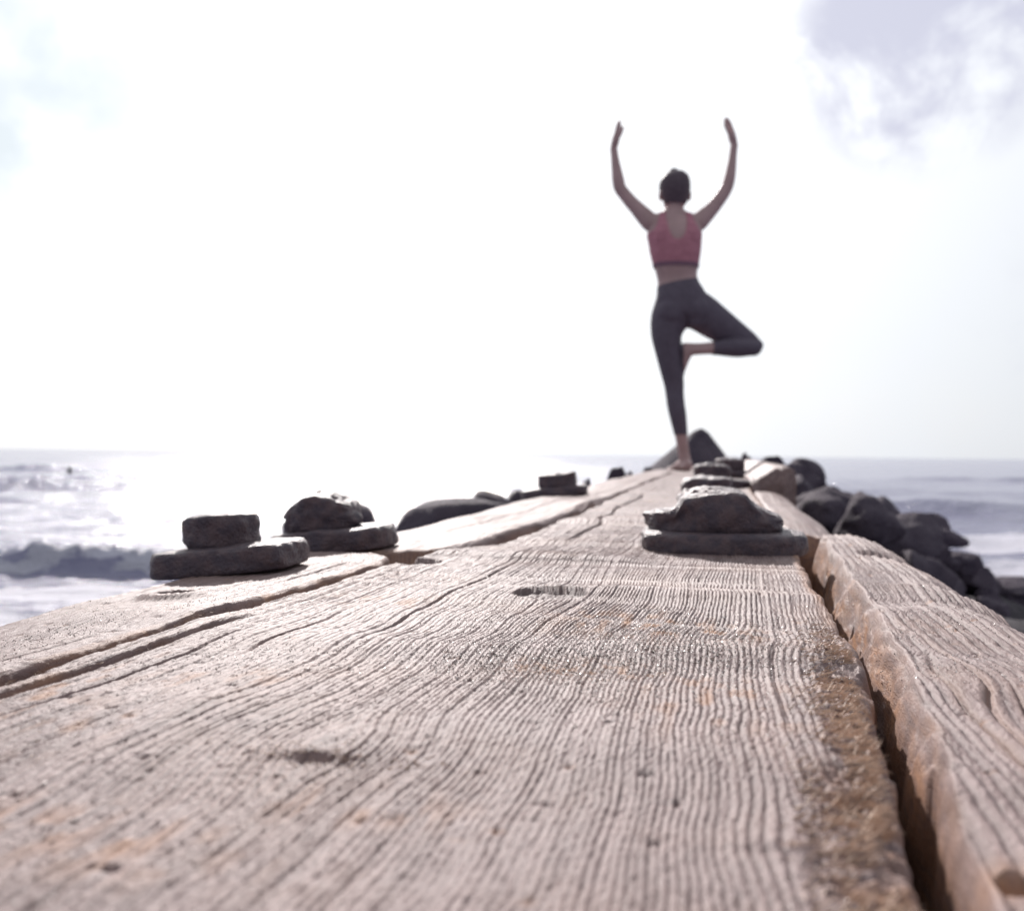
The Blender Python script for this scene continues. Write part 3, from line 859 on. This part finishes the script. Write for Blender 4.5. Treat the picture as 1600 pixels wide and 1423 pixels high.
def sand():
    rs = np.random.RandomState(21)
    N = 26000
    pts, size, dark = [], [], []
    def put(us, vs, H, lo, hi, pd):
        z = H(us, vs)
        ok = z > -0.03
        us, vs, z = us[ok], vs[ok], z[ok]
        sz = rs.uniform(lo, hi, len(us))
        pts.append(np.stack([us, vs, z + sz * 0.25], -1)); size.append(sz); dark.append((rs.rand(len(us)) < pd) | (vs < 0.40))
    def clumpy(u0, u1, v0, v1, n, sd, thr, H, lo=0.00014, hi=0.00045, pd=0.5):
        u = rs.uniform(u0, u1, n * 3); v = v0 + (v1 - v0) * rs.rand(n * 3) ** 1.3
        keep = (vn(u * 22, v * 14, sd) + 0.6 * rs.randn(len(u)) * 0.5) > thr
        u, v = u[keep][:n], v[keep][:n]
        put(u, v, H, lo, hi, pd)
    clumpy(-0.285, 0.038, 0.17, 1.0, 12000, 301, 0.0, H_c)
    u = rs.normal(-0.03, 0.05, 9000); v = rs.normal(0.53, 0.06, 9000)
    ok = (u < cR(v) - 0.006) & (u > -0.25)
    put(u[ok], v[ok], H_c, 0.00016, 0.00050, 0.4)
    u = rs.normal(-0.09, 0.03, 2500); v = rs.normal(0.45, 0.03, 2500)
    put(u, v, H_c, 0.00016, 0.00050, 0.5)
    clumpy(0.085, 0.17, 0.25, 0.95, 3500, 303, 0.0, H_r)
    clumpy(-0.44, -0.32, 0.28, 0.9, 3500, 305, 0.0, H_l)
    v = rs.uniform(0.2, 0.62, 3500); u = cR(v) - rs.uniform(0.006, 0.03, 3500)
    put(u, v, H_c, 0.00012, 0.0003, 0.3)
    P = np.concatenate(pts); S = np.concatenate(size); D = np.concatenate(dark)
    octa = np.array([(1, 0, 0), (-1, 0, 0), (0, 1, 0), (0, -1, 0), (0, 0, 1), (0, 0, -1)], float)
    fc = np.array([(0, 2, 4), (2, 1, 4), (1, 3, 4), (3, 0, 4), (2, 0, 5), (1, 2, 5), (3, 1, 5), (0, 3, 5)])
    n = len(P)
    q = rs.randn(n, 4); q /= np.linalg.norm(q, axis=1, keepdims=True)
    a, b, c, d = q.T
    Rm = np.stack([np.stack([1 - 2 * (c * c + d * d), 2 * (b * c - a * d), 2 * (b * d + a * c)], -1),
                   np.stack([2 * (b * c + a * d), 1 - 2 * (b * b + d * d), 2 * (c * d - a * b)], -1),
                   np.stack([2 * (b * d - a * c), 2 * (c * d + a * b), 1 - 2 * (b * b + c * c)], -1)], 1)
    sc = S[:, None] * rs.uniform(0.6, 1.25, (n, 3))
    loc = octa[None] * sc[:, None, :]
    loc = np.einsum('nij,nkj->nki', Rm, loc) + P[:, None, :]
    F = (fc[None] + 6 * np.arange(n)[:, None, None]).reshape(-1, 3)
    o = mesh_obj('sand', loc.reshape(-1, 3), F, None, None, smooth=False, mats=[M_grain_l, M_grain_d], midx=np.repeat(D.astype(int), 8))
    o.rotation_euler = (0, 0, -TH)
    tag(o, 'sparkling sand grains scattered over the timber', 'sand', kind='stuff')


sand()


# ------------------------------------------------------------------ boulders
def boulder(label, loc, dims, seed, rz=None, cuts=16, group=None, sub=4, amp=0.28, sharp=None):
    bm = bmesh.new()
    bmesh.ops.create_icosphere(bm, subdivisions=sub, radius=1.0)
    P = np.array([v.co[:] for v in bm.verts])
    bm.faces.ensure_lookup_table()
    F = np.array([[v.index for v in f.verts] for f in bm.faces])
    bm.free()
    rs = np.random.RandomState(seed)
    for _ in range(cuts):                 # flat broken sides
        nrm = rs.randn(3); nrm /= np.linalg.norm(nrm)
        d = P @ nrm
        lim = rs.uniform(0.42, 0.75)
        P = P - np.maximum(d - lim, 0)[:, None] * nrm * 0.85
    n = vn3(P * 1.6 + seed, seed) * 0.6 + vn3(P * 3.7 + seed, seed + 1) * 0.36 + vn3(P * 9 + seed, seed + 2) * 0.17
    P = P * (1 + amp * n[:, None])
    if sharp is not None: P = sharp(P)
    P = (P - (P.max(0) + P.min(0)) / 2) / ((P.max(0) - P.min(0)) / 2) * (np.array(dims) / 2)
    o = mesh_obj('boulder', P, F, M_rock, None)
    o.location = loc
    o.rotation_euler = (rs.uniform(-0.1, 0.1), rs.uniform(-0.1, 0.1), rs.uniform(0, 6.28) if rz is None else rz)
    tag(o, label, 'boulder', group)
    return o


def b_at(label, px, ptop, Y, wpx, hgt_m, seed, deep=1.0, **kw):
    p = at(px, ptop, Y)
    wd = wpx * Y / FPX
    return boulder(label, (p.x, p.y, p.z - hgt_m / 2), (wd, wd * deep, hgt_m), seed, rz=0.0, **kw)


# the pointed rock behind the standing figure
def pyr(P):
    t = (P[:, 2] + 1) / 2
    k = np.clip(1.12 - 1.06 * t, 0.05, 2)
    Q = P.copy()
    r = np.hypot(P[:, 0], P[:, 1]) + 1e-6
    rr = np.minimum(r * 2.2, 1.0) * k
    Q[:, 0] = P[:, 0] / r * rr + 0.10 * t; Q[:, 1] = P[:, 1] / r * rr
    return Q


b_at('pointed pyramid shaped rock right behind the standing leg', 1083, 668, 8.1, 205, 0.60, 5, sharp=pyr, amp=0.05, cuts=0)
def slab(P):
    Q = P.copy(); Q[:, 2] = np.sign(P[:, 2]) * np.minimum(np.abs(P[:, 2]), 0.42 + 0.15 * np.abs(P[:, 2]) + 0.1 * P[:, 0])
    return Q


L_group = 'boulders along the left side of the jetty'
b_at('broad dome of rock behind the rounded bolt at the left', 522, 788, 4.2, 168, 0.95, 21, group=L_group, cuts=2, amp=0.12)
b_at('long low rock between the two left hand bolts', 688, 774, 5.2, 215, 0.72, 27, group=L_group, cuts=9, amp=0.12, sharp=slab)
b_at('low jagged rock joining the long low rock to the next bolt', 775, 768, 5.7, 110, 0.6, 29, group=L_group)
b_at('small rock with a gap of bright sea in front, left of the square nut', 800, 765, 6.4, 80, 0.8, 23, group=L_group)
b_at('low rock to the left of the standing foot, nearest the bright water', 962, 730, 5.5, 72, 0.5, 24, group=L_group)
b_at('little rock just left of the standing foot', 1010, 728, 7.4, 46, 0.5, 25, group=L_group)
b_at('low dark rock just past the third bolt along the left edge', 912, 746, 5.0, 62, 0.5, 61, group=L_group)
b_at('small rock between two low ones at the far left edge, against the sea', 985, 735, 6.3, 52, 0.5, 62, group=L_group)
R_group = 'boulders heaped on the right side of the jetty'
b_at('round headed boulder standing against the horizon right of the jetty', 1256, 715, 8.6, 64, 0.34, 31, group=R_group, cuts=4, amp=0.06)
b_at('flat dark boulder between the round headed one and the raised plank end', 1210, 712, 8.2, 56, 0.5, 32, group=R_group)
b_at('small jagged stone lying past the far bolts, against the sky', 1163, 706, 6.9, 34, 0.22, 33, group=R_group)
b_at('stone beside the foot of the pyramid shaped rock', 1130, 722, 7.0, 38, 0.2, 38, group=R_group)
b_at('lumpy boulder on the middle of the right hand slope', 1382, 774, 11.0, 90, 0.8, 34, group=R_group)
b_at('outermost low rock lapped by the water at the right', 1458, 802, 13.6, 56, 0.55, 35, group=R_group)
b_at('flat rock tongue at the tip of the far right heap', 1470, 824, 13.2, 70, 0.30, 39, group=R_group)
b_at('long dark rock running down to the right edge of the view', 1492, 864, 8.7, 110, 0.5, 36, group=R_group, cuts=4)
b_at('low rock with foam behind it, cut by the right edge', 1580, 902, 8.4, 120, 0.18, 37, group=R_group, cuts=5)
rs = np.random.RandomState(77)
pl = []
tries = 0
while len(pl) < 96 and tries < 8000:
    tries += 1
    v = rs.uniform(4.8, 13.6)
    umax = float(np.interp(v, [4.8, 7.0, 7.8, 9.0, 9.8, 11.6, 12.4, 13.3, 13.6], [1.5, 2.2, 2.7, 2.9, 1.7, 1.9, 2.7, 2.9, 2.4]))
    u = rs.uniform(0.36, umax)
    sz = rs.uniform(0.24, 0.52) * (1.15 if u < 1.2 else 0.9)
    x, y = to_xy(u, v)
    if u - sz * 0.5 < 0.24 or x / y > 0.55 or (v < 7.6 and x / y > 0.44): continue
    if any(math.hypot(u - a, v - b) < 0.36 * (sz + c) for a, b, c in pl): continue
    pl.append((u, v, sz))
for i, (u, v, sz) in enumerate(pl):
    x, y = to_xy(u, v)
    zt = 0.06 - 0.36 * u - 0.10 * min(1.0, max(0.0, (u - 0.5) / 0.4)) - 0.25 * max(v - 12.5, 0) - 0.22 * max(0.0, min(1.0, (x / y - 0.40) / 0.12))
    if v < 9.2 and u > 1.5: lb, gp = "dark blurred boulder in the nearer spur that runs to the view's right edge", 'boulders of the nearer right spur'
    elif v > 11.7 and u > 1.4: lb, gp = 'dark blurred boulder in the farther spur that ends in the water at the right', 'boulders of the farther right spur'
    elif v < 8.0: lb, gp = 'dark blurred boulder heaped close behind the right hand planks', 'boulders close behind the right planks'
    else: lb, gp = 'dark blurred boulder on the upper slope beyond the raised plank end', 'boulders of the upper right slope'
    boulder(lb, (x, y, zt - sz * 0.14 + 0.10 * rs.uniform(-1, 1)), (sz, sz * rs.uniform(0.8, 1.2), sz * rs.uniform(0.65, 0.9)),
            400 + i, group=gp)
for i, (u, v, sz) in enumerate([(-1.0, 2.6, 0.6), (-1.1, 3.4, 0.55), (-0.9, 5.9, 0.5), (-1.0, 7.6, 0.6), (-0.6, 8.4, 0.7), (0.1, 8.4, 0.8), (0.6, 8.0, 0.6), (-0.1, 9.2, 0.8)]):
    x, y = to_xy(u, v)
    boulder('dark boulder low at the far end and left foot of the jetty', (x, y, float(bank_z(np.array(u), np.array(v))) + sz * 0.12), (sz, sz * 1.1, sz * 0.6), 500 + i,
            group='low boulders at the foot of the jetty')


# ------------------------------------------------------------------ buoys
def buoy(label, px, py, Y, r, hh):
    p = at(px, py, Y)
    prof = [(0, -0.6), (0.7, -0.55), (1.0, -0.1), (0.95, 0.3), (0.6, 0.65), (0.22, 0.8), (0.2, 1.3), (0.12, 1.36), (0, 1.36)]
    th = np.linspace(0, 2 * np.pi, 20, endpoint=False)
    P = np.array([[(a * r * math.cos(t), a * r * math.sin(t), b * hh) for t in th] for a, b in prof]).reshape(-1, 3)
    o = mesh_obj('buoy', P, grid_faces(len(prof), 20, True), M_buoy)
    o.location = (p.x, p.y, SEA + 0.3 * hh)
    tag(o, label, 'buoy')


buoy('tiny dark buoy far out on the water at the left', 109, 738, 47.0, 0.13, 0.26)
buoy('small dark float on the water just beyond the outermost right rock', 1477, 803, 20.5, 0.075, 0.085)


# ------------------------------------------------------------------ person in tree pose
YP = 5.2
foot = at(1070, 735.5, YP)
fu, fv = to_uv(foot.x, foot.y)
foot.z = hgt(H_c, fu, fv)
PERSON = empty('person', foot)
tag(PERSON, 'woman seen from behind in tree pose on the jetty, arms raised, red top, dark leggings', 'person')
zoff = foot.z - at(1070, 735.5, YP).z
PXM = YP / FPX


def P3(px, py, dy=0.0):
    p = at(px, py, YP)
    return np.array([p.x - foot.x, dy, p.z + zoff - foot.z])


def catmull(P, n):
    P = np.asarray(P, float)
    Q = np.vstack([2 * P[0] - P[1], P, 2 * P[-1] - P[-2]])
    out = []
    for i in range(len(P) - 1):
        p0, p1, p2, p3 = Q[i:i + 4]
        for t in np.linspace(0, 1, n, endpoint=False):
            out.append(0.5 * ((2 * p1) + (p2 - p0) * t + (2 * p0 - 5 * p1 + 4 * p2 - p3) * t * t + (3 * p1 - p0 - 3 * p2 + p3) * t ** 3))
    out.append(P[-1])
    return np.array(out)


BV, BF = [], []


def tube(st, n=6, nth=28, ref=(0, 1, 0), square=2.0):
    """st: (xyz, half width a, half depth b); closed with rounded ends"""
    S = catmull([list(p) + [a, b] for p, a, b in st], n)
    c, ab = S[:, :3], np.maximum(S[:, 3:], 0.0015)
    tan = np.gradient(c, axis=0)
    tan /= np.linalg.norm(tan, axis=1, keepdims=True) + 1e-9
    rows = []
    th = np.linspace(0, 2 * np.pi, nth, endpoint=False)
    ref = np.array(ref, float)
    ct, stn = np.cos(th), np.sin(th)
    kk = (np.abs(ct) ** square + np.abs(stn) ** square) ** (-1 / square)
    def ring(p, t, a, b):
        s = np.cross(t, ref); s /= np.linalg.norm(s) + 1e-9
        d = np.cross(s, t)
        return p + a * (kk * ct)[:, None] * s + b * (kk * stn)[:, None] * d
    for e in (0.25, 0.6, 0.9):
        r = math.sin(math.acos(1 - e)) if e < 1 else 1
        rows.append(ring(c[0] - tan[0] * min(ab[0]) * (1 - e), tan[0], ab[0, 0] * r, ab[0, 1] * r))
    for p, t, (a, b) in zip(c, tan, ab): rows.append(ring(p, t, a, b))
    for e in (0.9, 0.6, 0.25):
        r = math.sin(math.acos(1 - e))
        rows.append(ring(c[-1] + tan[-1] * min(ab[-1]) * (1 - e), tan[-1], ab[-1, 0] * r, ab[-1, 1] * r))
    V = np.concatenate(rows)
    base = sum(len(x) for x in BV)
    nr = len(rows)
    q = grid_faces(nr, nth, True)
    V = np.vstack([V, rows[0].mean(0), rows[-1].mean(0)])
    f = [tuple(x + base) for x in q]
    for j in range(nth):
        j2 = (j + 1) % nth
        f.append((base + j2, base + j, base + nr * nth))
        f.append((base + (nr - 1) * nth + j, base + (nr - 1) * nth + j2, base + nr * nth + 1))
    BV.append(V); BF.extend(f)


def ball(p, rx, ry, rz):
    tube([(np.array(p) + np.array([0, 0, -rz * 0.75]), rx * 0.66, ry * 0.66), (np.array(p) - np.array([0, 0, rz * 0.35]), rx * 0.94, ry * 0.94), (p, rx, ry),
          (np.array(p) + np.array([0, 0, rz * 0.35]), rx * 0.94, ry * 0.94), (np.array(p) + np.array([0, 0, rz * 0.75]), rx * 0.66, ry * 0.66)], 4)


k = PXM
def st(px, py, wpx, dy=0.0, dep=None): return (P3(px, py, dy), wpx * k / 2, (dep if dep is not None else wpx * k / 2))

# torso from hips to neck base
tube([st(1070, 501, 30, 0.0, 0.05), st(1068, 494, 72, 0.0, 0.098), st(1066, 483, 86, 0.0, 0.112), st(1063, 465, 77, 0.0, 0.105), st(1060, 447, 65, 0.01, 0.090), st(1058.5, 433, 62, 0.01, 0.086),
      st(1057, 416, 68, 0.005, 0.092), st(1055.5, 396, 76, 0.0, 0.104), st(1054.5, 376, 81, 0.0, 0.108), st(1053.5, 360, 84, 0.0, 0.095), st(1053, 347, 70, 0.0, 0.070), st(1053, 338, 44, 0.0, 0.058)], 6, 40, square=2.3)
# trapezius and shoulders
tube([st(1026, 346, 24, 0.0, 0.046), st(1040, 341, 24, 0.0, 0.045), st(1053, 339, 24, 0.0, 0.05), st(1067, 341, 24, 0.0, 0.045), st(1081, 346, 24, 0.0, 0.046)], 5)
# shoulder blades and chest
for s, cx in ((-1, 1034), (1, 1074)):
    ball(P3(cx, 372, -0.068), 0.046, 0.034, 0.060)
    ball(P3(cx + 1, 385, 0.075), 0.058, 0.045, 0.055)
# buttocks
ball(P3(1047, 490, -0.055), 0.078, 0.062, 0.078)
ball(P3(1084, 486, -0.055), 0.074, 0.062, 0.074)
# neck and head
tube([st(1053, 345, 30, 0.0, 0.054), st(1053.5, 333, 25, 0.008, 0.053), st(1054, 322, 26, 0.02, 0.055), st(1055, 312, 30, 0.03, 0.060)], 5)
tube([st(1055.5, 322, 26, 0.055, 0.050), st(1055.5, 313, 36, 0.035, 0.074), st(1055.3, 302, 42, 0.025, 0.088), st(1055.2, 291, 45, 0.018, 0.097), st(1054.8, 281, 43, 0.015, 0.095), st(1054.2, 275.5, 37, 0.015, 0.080), st(1053.6, 271, 28, 0.015, 0.060), st(1053.2, 268, 12, 0.015, 0.026)], 6, 36)
tube([st(1055.5, 326, 20, 0.085, 0.022), st(1055.5, 318, 28, 0.085, 0.030), st(1055.5, 306, 32, 0.080, 0.034)], 5)       # jaw and face
tube([(P3(1055.5, 294, 0.112), 0.006, 0.006), (P3(1055.5, 301, 0.126), 0.008, 0.010), (P3(1055.5, 306, 0.132), 0.013, 0.012)], 4, 16)    # nose
for ex in (1032.6, 1078.4):
    tube([(P3(ex, 311, 0.022), 0.006, 0.010), (P3(ex, 305, 0.020), 0.010, 0.017), (P3(ex, 298.5, 0.018), 0.009, 0.016)], 4, 16)          # ears

# arms: shoulder, elbow, wrist
armL = [st(1030, 352, 28.6, 0.0, 0.047), st(1017, 347, 30.1, 0.0, 0.046), st(1006, 336, 27.1, 0.004, 0.043), st(996, 325, 23.6, 0.008, 0.040), st(985, 313, 21.1, 0.012, 0.038), st(975.5, 301, 20.1, 0.015, 0.036), st(969, 292, 19.6, 0.015, 0.036),
        st(966.6, 281, 19.6, 0.016, 0.039), st(964.3, 266, 16.8, 0.018, 0.036), st(961.8, 248, 13.4, 0.02, 0.029), st(959.8, 231, 11.8, 0.02, 0.026)]
armR = [st(1077, 352, 28.6, 0.0, 0.047), st(1090, 347, 30.1, 0.0, 0.046), st(1101, 337, 27.1, 0.004, 0.043), st(1111, 327, 23.6, 0.008, 0.040), st(1121, 315, 21.6, 0.012, 0.038), st(1131, 301, 20.6, 0.015, 0.036), st(1137, 290, 19.6, 0.015, 0.036),
        st(1140.5, 278, 18.6, 0.016, 0.039), st(1143.5, 262, 16.2, 0.018, 0.036), st(1146, 244, 13.2, 0.02, 0.029), st(1148.2, 225, 11.8, 0.02, 0.026)]
tube(armL, 5); tube(armR, 5)


def hand(wr, kn, tip, inward, yaw):
    """wr, kn, tip: wrist, knuckles and fingertip points; inward = +1 / -1, the way the palm faces along x"""
    wr, kn, tip = map(np.array, (wr, kn, tip))
    d = kn - wr; d /= np.linalg.norm(d)
    pn = np.array([inward * math.cos(yaw), -math.sin(yaw) * 1.0, 0.0])
    pn -= d * (pn @ d); pn /= np.linalg.norm(pn)           # palm normal
    wd = np.cross(d, pn) * inward                          # across the palm, little finger to thumb
    if wd[1] > 0: wd = -wd                                 # thumb side towards the camera
    L = np.linalg.norm(kn - wr)
    tube([(wr - d * 0.012, 0.018, 0.027), (wr + d * L * 0.25, 0.020, 0.032), (wr + d * L * 0.62, 0.020, 0.040), (kn, 0.015, 0.041)], 5, 24, ref=tuple(wd))
    f = tip - kn; fl = np.linalg.norm(f); f /= fl
    for q, (off, ln, sp) in enumerate(((-0.030, 0.80, -0.10), (-0.010, 0.95, -0.03), (0.011, 1.0, 0.03), (0.031, 0.90, 0.09))):
        p0 = kn - d * 0.016 + wd * off
        d1 = d * 0.75 + f * 0.35 + wd * sp; d1 /= np.linalg.norm(d1)
        p1 = p0 + d1 * (0.016 + fl * ln * 0.42)
        d2 = f + wd * sp; d2 /= np.linalg.norm(d2)
        p2 = p1 + d2 * fl * ln * 0.32
        d3 = f + pn * 0.10 + wd * sp; d3 /= np.linalg.norm(d3)
        p3 = p2 + d3 * fl * ln * 0.24
        r = (0.0086, 0.0096, 0.0098, 0.0096)[q]
        tube([(p0, r * 1.1, r * 1.1), (p1, r, r), (p2, r * 0.9, r * 0.9), (p3, r * 0.5, r * 0.5)], 4, 12, ref=tuple(wd))
    t0 = wr + d * L * 0.28 + wd * 0.028 + pn * 0.008
    t1 = t0 + (d * 0.75 + wd * 0.45 + pn * 0.45) * 0.042
    t2 = t1 + (d * 0.95 + wd * 0.10 + pn * 0.25) * 0.030
    t3 = t2 + (d * 1.0 + pn * 0.05) * 0.022
    tube([(t0, 0.014, 0.014), (t1, 0.0115, 0.0115), (t2, 0.010, 0.010), (t3, 0.0075, 0.0075)], 4, 12, ref=tuple(wd))


hand(P3(959.6, 229, 0.02), P3(965, 207.5, 0.022), P3(970.5, 186.5, 0.030), 1, R(16))
hand(P3(1148.3, 223, 0.02), P3(1143, 203, 0.022), P3(1132, 182.5, 0.030), -1, R(2))

# standing leg
tube([st(1056, 478, 66, 0.0, 0.098), st(1046, 500, 58, 0.0, 0.098), st(1041.5, 521, 47, 0.0, 0.094), st(1044, 545, 39.5, 0.004, 0.085), st(1048.5, 572, 34, 0.008, 0.074), st(1053.2, 597, 29.5, 0.01, 0.062), st(1054.5, 614, 26.5, 0.006, 0.056),
      st(1056, 632, 25.5, -0.004, 0.060), st(1059, 650, 24, -0.008, 0.058), st(1063, 672, 20, 0.0, 0.046), st(1067, 696, 18, 0.006, 0.036), st(1069.5, 713, 18, 0.008, 0.036), st(1071.5, 722, 19, 0.006, 0.042)], 6, 32)
# standing foot, pointing away
hx = P3(1072, 735.5)
def F3(x, y, z): return np.array([hx[0] + x, y, z])
tube([(F3(0.0, -0.045, 0.030), 0.027, 0.027), (F3(0, -0.01, 0.034), 0.031, 0.034), (F3(-0.006, 0.05, 0.036), 0.034, 0.036), (F3(-0.012, 0.11, 0.025), 0.041, 0.025), (F3(-0.016, 0.155, 0.017), 0.046, 0.017)], 5, 24, ref=(0, 0, 1))
for i, (ox, ln, r) in enumerate(((0.026, 0.050, 0.0125), (0.003, 0.046, 0.009), (-0.016, 0.040, 0.0085), (-0.034, 0.032, 0.008), (-0.051, 0.024, 0.0075))):
    tube([(F3(-0.014 + ox * 0.9, 0.148, 0.013), r, r), (F3(-0.016 + ox, 0.162 + ln * 0.5, 0.014), r, r), (F3(-0.017 + ox, 0.165 + ln, 0.010), r * 0.85, r * 0.85)], 3, 12, ref=(0, 0, 1))
# bent leg: thigh out to the right, shin folded back, foot against the standing thigh
tube([st(1076, 478, 62, 0.0, 0.098), st(1096, 488, 58, 0.005, 0.096), st(1117, 502, 53, 0.012, 0.090), st(1140, 516.5, 46, 0.02, 0.080), st(1161, 528.5, 38, 0.028, 0.068), st(1175, 537, 32, 0.032, 0.058), st(1181, 540.5, 27, 0.032, 0.050)], 6, 32)
tube([st(1178, 541.5, 25, 0.012, 0.050), st(1168, 543, 25, -0.012, 0.052), st(1153, 543.5, 28, -0.03, 0.054), st(1138, 544, 26, -0.04, 0.052), st(1122, 544.5, 22, -0.045, 0.042), st(1106, 545, 19, -0.047, 0.034), st(1090, 546, 18.5, -0.047, 0.031), st(1074, 546.5, 20, -0.043, 0.034), st(1068, 546, 18, -0.04, 0.034)], 6, 28)
tube([st(1071.0, 543, 17, -0.047, 0.033), st(1071.0, 550, 19, -0.04, 0.036), st(1069.5, 560, 14, -0.020, 0.042), st(1067.0, 574, 10, 0.01, 0.044), st(1064.5, 586, 8, 0.035, 0.046), st(1063.0, 594, 6, 0.05, 0.042)], 5, 24)
for i in range(5):
    o_ = 0.014 + i * 0.017
    p = P3(1063, 592, o_)
    tube([(p, 0.008, 0.008), (p + np.array([-0.001, 0.006, -0.018]), 0.008, 0.008), (p + np.array([-0.002, 0.008, -0.034 + i * 0.003]), 0.006, 0.006)], 3, 12)

body_me = bpy.data.meshes.new('raw_body')
body_me.from_pydata([tuple(v) for v in np.concatenate(BV)], [], BF)
tmp = bpy.data.objects.new('raw_body', body_me)
C.objects.link(tmp)
md = tmp.modifiers.new('remesh', 'REMESH'); md.mode = 'VOXEL'; md.voxel_size = 0.005; md.use_smooth_shade = True
sm = tmp.modifiers.new('smooth', 'SMOOTH'); sm.factor = 0.5; sm.iterations = 4
dg = bpy.context.evaluated_depsgraph_get()
me = bpy.data.meshes.new_from_object(tmp.evaluated_get(dg))
bpy.data.objects.remove(tmp)
bpy.data.meshes.remove(body_me)
me.name = 'body'
me.materials.clear(); me.materials.append(M_skin)
for p in me.polygons: p.use_smooth = True
body = bpy.data.objects.new('body', me)
C.objects.link(body); body.parent = PERSON


def garment(name, mat, planes, keep, off, taper=0.0):
    """cloth that follows the body: a copy of its skin cut at clean hems and moved out along the normals"""
    bm = bmesh.new(); bm.from_mesh(me)
    for co, no in planes:
        bmesh.ops.bisect_plane(bm, geom=bm.verts[:] + bm.edges[:] + bm.faces[:], plane_co=co, plane_no=no)
    dl = [f for f in bm.faces if not keep(f.calc_center_median())]
    bmesh.ops.delete(bm, geom=dl, context='FACES')
    bm.normal_update()
    for v in bm.verts: v.co += v.normal * off
    # turned-in hem so the cloth has thickness
    be = [e for e in bm.edges if e.is_boundary]
    nrm = {v: v.normal.copy() for e in be for v in e.verts}
    r = bmesh.ops.extrude_edge_only(bm, edges=be)
    nv = [g for g in r['geom'] if isinstance(g, bmesh.types.BMVert)]
    for v in nv:
        near = min((w.other_vert(v) for w in v.link_edges if w.other_vert(v) in nrm), key=lambda q: (q.co - v.co).length, default=None)
        if near: v.co -= nrm[near] * (off + 0.001)
    m2 = bpy.data.meshes.new(name); bm.to_mesh(m2); bm.free()
    m2.materials.clear(); m2.materials.append(mat)
    for p in m2.polygons: p.use_smooth = True
    o = bpy.data.objects.new(name, m2); C.objects.link(o); o.parent = PERSON
    return o


def pxof(c):
    """picture pixel of a point in the person's frame (flat approximation used only to cut the clothes)"""
    q = Vector((c.x + foot.x, YP, c.z + foot.z - zoff - CAMZ))
    return 800 + FPX * q.dot(rgt2) / q.dot(fwd), 711.5 - FPX * q.dot(up2) / q.dot(fwd)


V3 = lambda a: Vector([float(x) for x in a])
wa, wb = V3(P3(1029, 447)), V3(P3(1091, 435))
wn = Vector(((wb - wa).z * -1, 0, (wb - wa).x))
ank = V3(P3(1063, 678)); shin_cut = V3(P3(1111, 545))


def keep_leg(c):
    x, y = pxof(c)
    if (c - wa).dot(wn) > 0: return False
    if c.z < ank.z: return False
    if 526 < y < 604 and x < 1111 and x > np.interp(y, [530, 536, 560, 572, 597], [1066, 1064.5, 1065, 1066.2, 1069.5]): return y < 536.0 and c.y > -0.02 or (y < 533)
    if 530 < y < 604 and x < 1111 and x > 1060 and c.y < -0.079: return False
    return True


garment('leggings', M_leg, [(wa, wn), (ank, Vector((0, 0, 1))), (shin_cut, Vector((1, 0, 0)))], keep_leg, 0.0035)
t_lo = V3(P3(1057, 418)); t_mid = V3(P3(1057, 412.5))


def keep_top(c):
    x, y = pxof(c)
    if c.z < t_mid.z or y < 334: return False
    half = np.interp(y, [338, 350, 362, 375, 420], [25, 28, 33, 60, 60])
    if abs(x - 1054) > half: return False
    if c.y < 0 and ((x - 1054) / 15) ** 2 + ((y - 350) / 30) ** 2 < 1: return False
    if c.y >= 0 and ((x - 1054) / 16) ** 2 + ((y - 345) / 20) ** 2 < 1: return False
    if abs(x - 1054) < 16 and y < 350: return False
    return True


def keep_band(c):
    return t_lo.z < c.z < t_mid.z and abs(pxof(c)[0] - 1057) < 60


garment('sports_top', M_top, [(t_mid, Vector((0, 0, 1)))], keep_top, 0.004)
garment('elastic_band', M_band, [(t_lo, Vector((0, 0, 1))), (t_mid, Vector((0, 0, 1)))], keep_band, 0.006)


def keep_hair(c):
    x, y = pxof(c)
    if y > 318 or y < 255 or abs(x - 1055) > 30: return False
    if abs(x - 1055.5) > 20.5 and 295 < y: return False
    return c.y < np.interp(y, [268, 285, 297, 310], [0.13, 0.11, 0.03, 0.0])


garment('hair', M_hair, [], keep_hair, 0.007)
for ex in (1046, 1065):
    p = P3(ex, 295, 0.104)
    th = np.linspace(0, 2 * np.pi, 16, endpoint=False)
    Pp = np.array([[(0.012 * math.sin(a) * math.cos(t), 0.012 * math.sin(a) * math.sin(t), 0.012 * math.cos(a)) for t in th] for a in np.linspace(0.02, 3.12, 9)]).reshape(-1, 3)
    mesh_obj('eye', Pp + p, grid_faces(9, 16, True), M_eye, PERSON)
p = P3(1055.5, 313.5, 0.117)
Pp = np.array([[(0.022 * math.sin(a) * math.cos(t), 0.006 * math.sin(a) * math.sin(t), 0.007 * math.cos(a)) for t in th] for a in np.linspace(0.02, 3.12, 9)]).reshape(-1, 3)
mesh_obj('mouth', Pp + p, grid_faces(9, 16, True), M_lip, PERSON)
